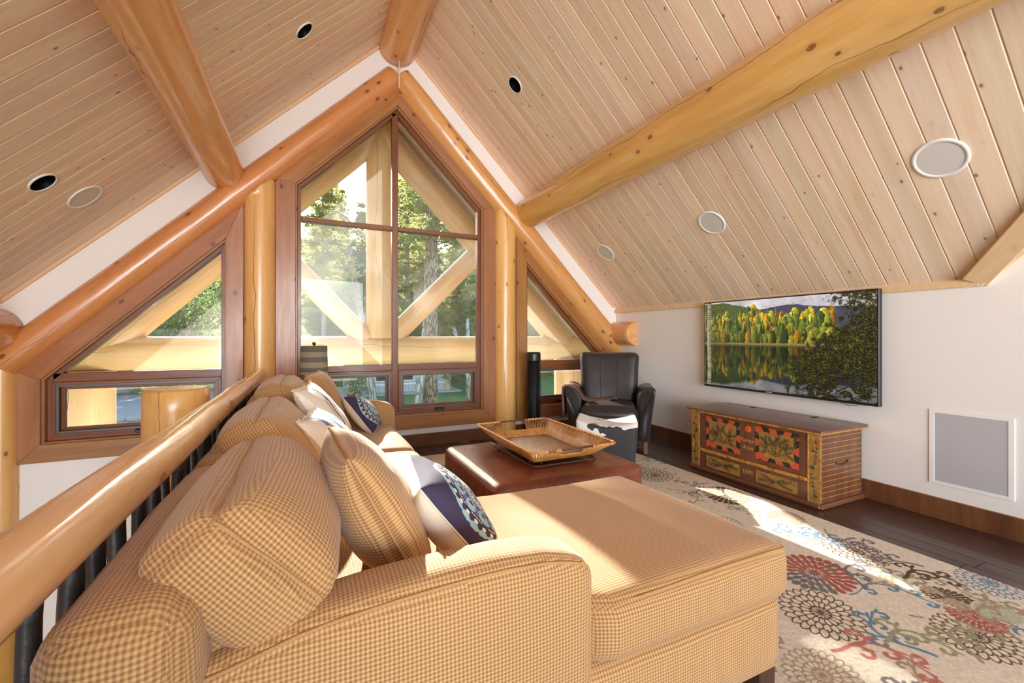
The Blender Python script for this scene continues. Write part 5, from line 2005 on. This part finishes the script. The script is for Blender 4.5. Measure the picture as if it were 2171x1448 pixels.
PM = [pine_mesh(1, 17, 0.12, 3.4, 34, 8, 14, 0.5, 0.25, 0.1), pine_mesh(2, 20, 0.12, 3.8, 38, 8, 15, 0.5, 0.3, 0.1), pine_mesh(3, 12, 0.08, 2.6, 28, 8, 12, 0.36, 0.2, 0.08), pine_mesh(6, 17, 0.4, 2.0, 30, 9, 16, 0.3, 0.15, 0.06)]
LM = [leafy_mesh(4, 7, 2.4, 5200), leafy_mesh(5, 4, 1.8, 3600, 0.18)]


def tree(name, label, x, y, kind, idx, s=1.0, sx=1.0, trunk=0.22, group=None, mat=None, rz=0.0, hgt=None, gz=None):
    gz = GZ - 0.1 if gz is None else gz
    Mx = Matrix.Translation((x, y, gz)) @ Matrix.Rotation(rz, 4, 'Z') @ Matrix.Diagonal((s * sx, s * sx, s, 1))
    t = tag(add(name, None, None, None, Mx), label, 'tree', group)
    src = PM if kind == 'pine' else LM
    nm, bm_ = src[idx]
    h = {'pine': (17, 20, 12, 17), 'leaf': (7, 4)}[kind][idx]
    o = add('crown', nm, None, t, None, True)
    mt = mat or (M['needle'] if kind == 'pine' else M['leaf'])
    if len(nm.materials) == 0: nm.materials.append(mt)
    o.material_slots[0].link = 'OBJECT'
    o.material_slots[0].material = mt
    tag(add('branches', bm_, M['bark'], t, None, True), kind='stuff')
    tag(o, kind='stuff')
    v, f = tube_data([(0, 0, 0), (0.03, 0, h * .3), (-.03, .02, h * .65), (0, 0, h * .98)], [trunk / s, trunk * .85 / s, trunk * .5 / s, .02], 12)
    add('trunk', mesh('trunk', v, f, True), M['bark'], t, None, True)
    return t


def bare_trunk(name, label, p0, p1, r0, r1, mat, mid=0.0):
    p0, p1 = Vector(p0), Vector(p1)
    v, f = tube_data([Vector((0, 0, 0)), (p1 - p0) * .4 + Vector((mid, 0, 0)), (p1 - p0) * .75 + Vector((mid * .5, 0, 0)), p1 - p0], [r0, r0 * .85 + r1 * .15, (r0 + r1) / 2, r1], 16)
    t = tag(add(name, mesh(name, v, f, True), mat, None, Matrix.Translation(p0)), label, 'tree')
    return t


# trees one can pick out
big = thing('ponderosa_pine', 'tall ponderosa pine with thick reddish bark right of the window mullion', 'tree', (6.55, 25.2, GZ - .1))
v, f = tube_data([(6.55, 25.2, GZ - .1), (6.56, 25.2, 2), (6.62, 25.2, 7), (6.7, 25.2, 13), (6.72, 25.2, 22)], [0.46, 0.40, 0.37, 0.30, 0.1], 20)
add('trunk', mesh('trunk', v, f, True), M['bark'], big)
o = add('crown', PM[1][0], None, big, Matrix.Translation((6.7, 25.2, 4.2)) @ Matrix.Diagonal((1.0, 1.0, 0.95, 1)))
PM[1][0].materials.append(M['needle'])
add('branches', PM[1][1], M['bark'], big, Matrix.Translation((6.7, 25.2, 4.2)) @ Matrix.Diagonal((1.0, 1.0, 0.95, 1)))
bare_trunk('bare_trunk', 'pale grey leaning tree trunk on the lawn left of the ponderosa', (5.62, 24.6, GZ - .1), (6.6, 25.6, 3.6), 0.26, 0.16, M['bark_grey'])
bare_trunk('bare_trunk', 'thin pale crossing trunk leaning left on the right lawn', (9.55, 25.4, GZ - .1), (8.2, 25.9, 1.8), 0.16, 0.1, M['bark_grey'])
bare_trunk('bare_trunk', 'thin upright pale trunk beside the crossing one on the right lawn', (9.25, 26.2, GZ - .1), (9.3, 26.4, 2.4), 0.13, 0.1, M['bark_grey'])
bare_trunk('bare_trunk', 'pale trunk leaning in front of the outbuilding, left lower pane', (3.55, 26.4, GZ - .1), (2.9, 26.6, 2.6), 0.24, 0.17, M['bark_grey'])
bare_trunk('bare_trunk', 'long dark pine trunk leaning left behind the left window half', (4.2, 32.5, GZ - .1), (1.73, 31.5, 11.5), 0.26, 0.14, M['bark'], 0.2)
tree('pine_tree', 'feathery pine whose top shows against the bright sky, upper left pane', 0.78, 26.0, 'pine', 3, 1.0, 0.85, 0.16)
tree('small_tree', 'young leafy tree in front of the outbuilding, left lower pane', 2.55, 29.0, 'leaf', 1, 0.85, 0.8, 0.1)
tree('dark_fir', 'dense dark green fir right of the ponderosa trunk', 11.6, 30.5, 'pine', 2, 0.95, 1.1, 0.2, None, M['needle_d'])
tree('dark_fir', 'dark green bushy fir at the right edge of the tall window', 14.2, 33.0, 'leaf', 0, 1.5, 1.0, 0.2, None, M['needle_d'])
tree('shrub', 'leafy green shrub outside the right lower window', 15.5, 25.5, 'leaf', 0, 0.8, 1.0, 0.2)
tree('shrub', 'grey green shrub behind the left window triangle', -6.5, 30.5, 'leaf', 0, 1.25, 1.0, 0.2, None, M['needle_d'])
# the forest on the hillside, tree by tree; what no window shows is left out
r4 = random.Random(21)
VIEW = [(75, 478, 'the left window'), (600, 832, 'the left half of the tall window'), (845, 1020, 'the right half of the tall window'), (1110, 1290, 'the right window')]
ROWN = ['nearest', 'second', 'third', 'rearmost']
ORD = ['first', 'second', 'third', 'fourth', 'fifth', 'sixth']
cs, sn_ = math.cos(math.atan(433.5 / 920)), math.sin(math.atan(433.5 / 920))


def column(x, y): return 1085.5 + 920 * (x * cs - y * sn_) / (x * sn_ + y * cs)


def pane_of(x, y):
    c = column(x, y)
    return min(range(4), key=lambda i: max(VIEW[i][0] - c, c - VIEW[i][1], 0)), c


plan = []
k = 0
for row, (y, xs) in enumerate(((40, [-16, -11.5, -8, 4.0, 8.5, 12.5, 17, 22, 27]), (46, [-20, -14, -9.5, -4, 2.5, 6.3, 10.5, 15, 20, 25, 31]), (54, [-22, -16, -10, -5, 1.5, 4.5, 9, 14, 18, 24, 30, 36]), (64, [-25, -15, -6, 2, 8, 14, 20, 27, 35, 44]))):
    for x in xs:
        X, Y = x + r4.uniform(-1, 1), y + r4.uniform(-1.5, 1.5)
        s = r4.uniform(0.85, 1.0) * (0.95 if -3 < x < 5 else 1.1)
        w, c = pane_of(X, Y)
        mg_ = 920 * 2.2 / (X * sn_ + Y * cs)
        if VIEW[w][0] - mg_ < c < VIEW[w][1] + mg_:
            plan.append((row, w, c, X, Y, s, k % 4 == 3, k % 3, r4.uniform(0, 6)))
        k += 1
for row in range(4):
    for w in range(4):
        for dark in (False, True):
            g_ = sorted([q for q in plan if q[0] == row and q[1] == w and q[6] == dark], key=lambda q: q[2])
            for j, (_, _, c, X, Y, s, d, v, rz) in enumerate(g_):
                lab = '%s, %s forest row, behind %s' % ('dark fir' if d else 'backlit pine', ROWN[row], VIEW[w][2])
                if len(g_) > 1: lab = ORD[j] + ' from left ' + lab
                gz = GZ - 0.3 + max(0, Y - 44) * 0.30
                tree('dark_fir' if d else 'pine_tree', lab, X, Y, 'pine', v, s, 1.15, 0.24, 'firs of the hillside forest' if d else 'pines of the hillside forest', M['needle_d'] if d else M['needle'], rz, gz=gz)
for i, (x, where) in enumerate(((-13, 'far left behind the left triangular window'), (-9, 'behind the middle of the left triangular window'), (-4.5, 'behind the right end of the left triangular window'), (3, 'behind the left half of the tall window'),
                                (13.5, 'behind the right half of the tall window'), (20, 'behind the right window'))):
    tree('shrub', 'undergrowth shrub at the forest edge ' + where, x, 42 + (i % 3), 'leaf', i % 2, 0.8 + 0.1 * (i % 4), 1.2, 0.1, 'undergrowth shrubs', None if i % 2 else M['needle_d'], i * 1.3)
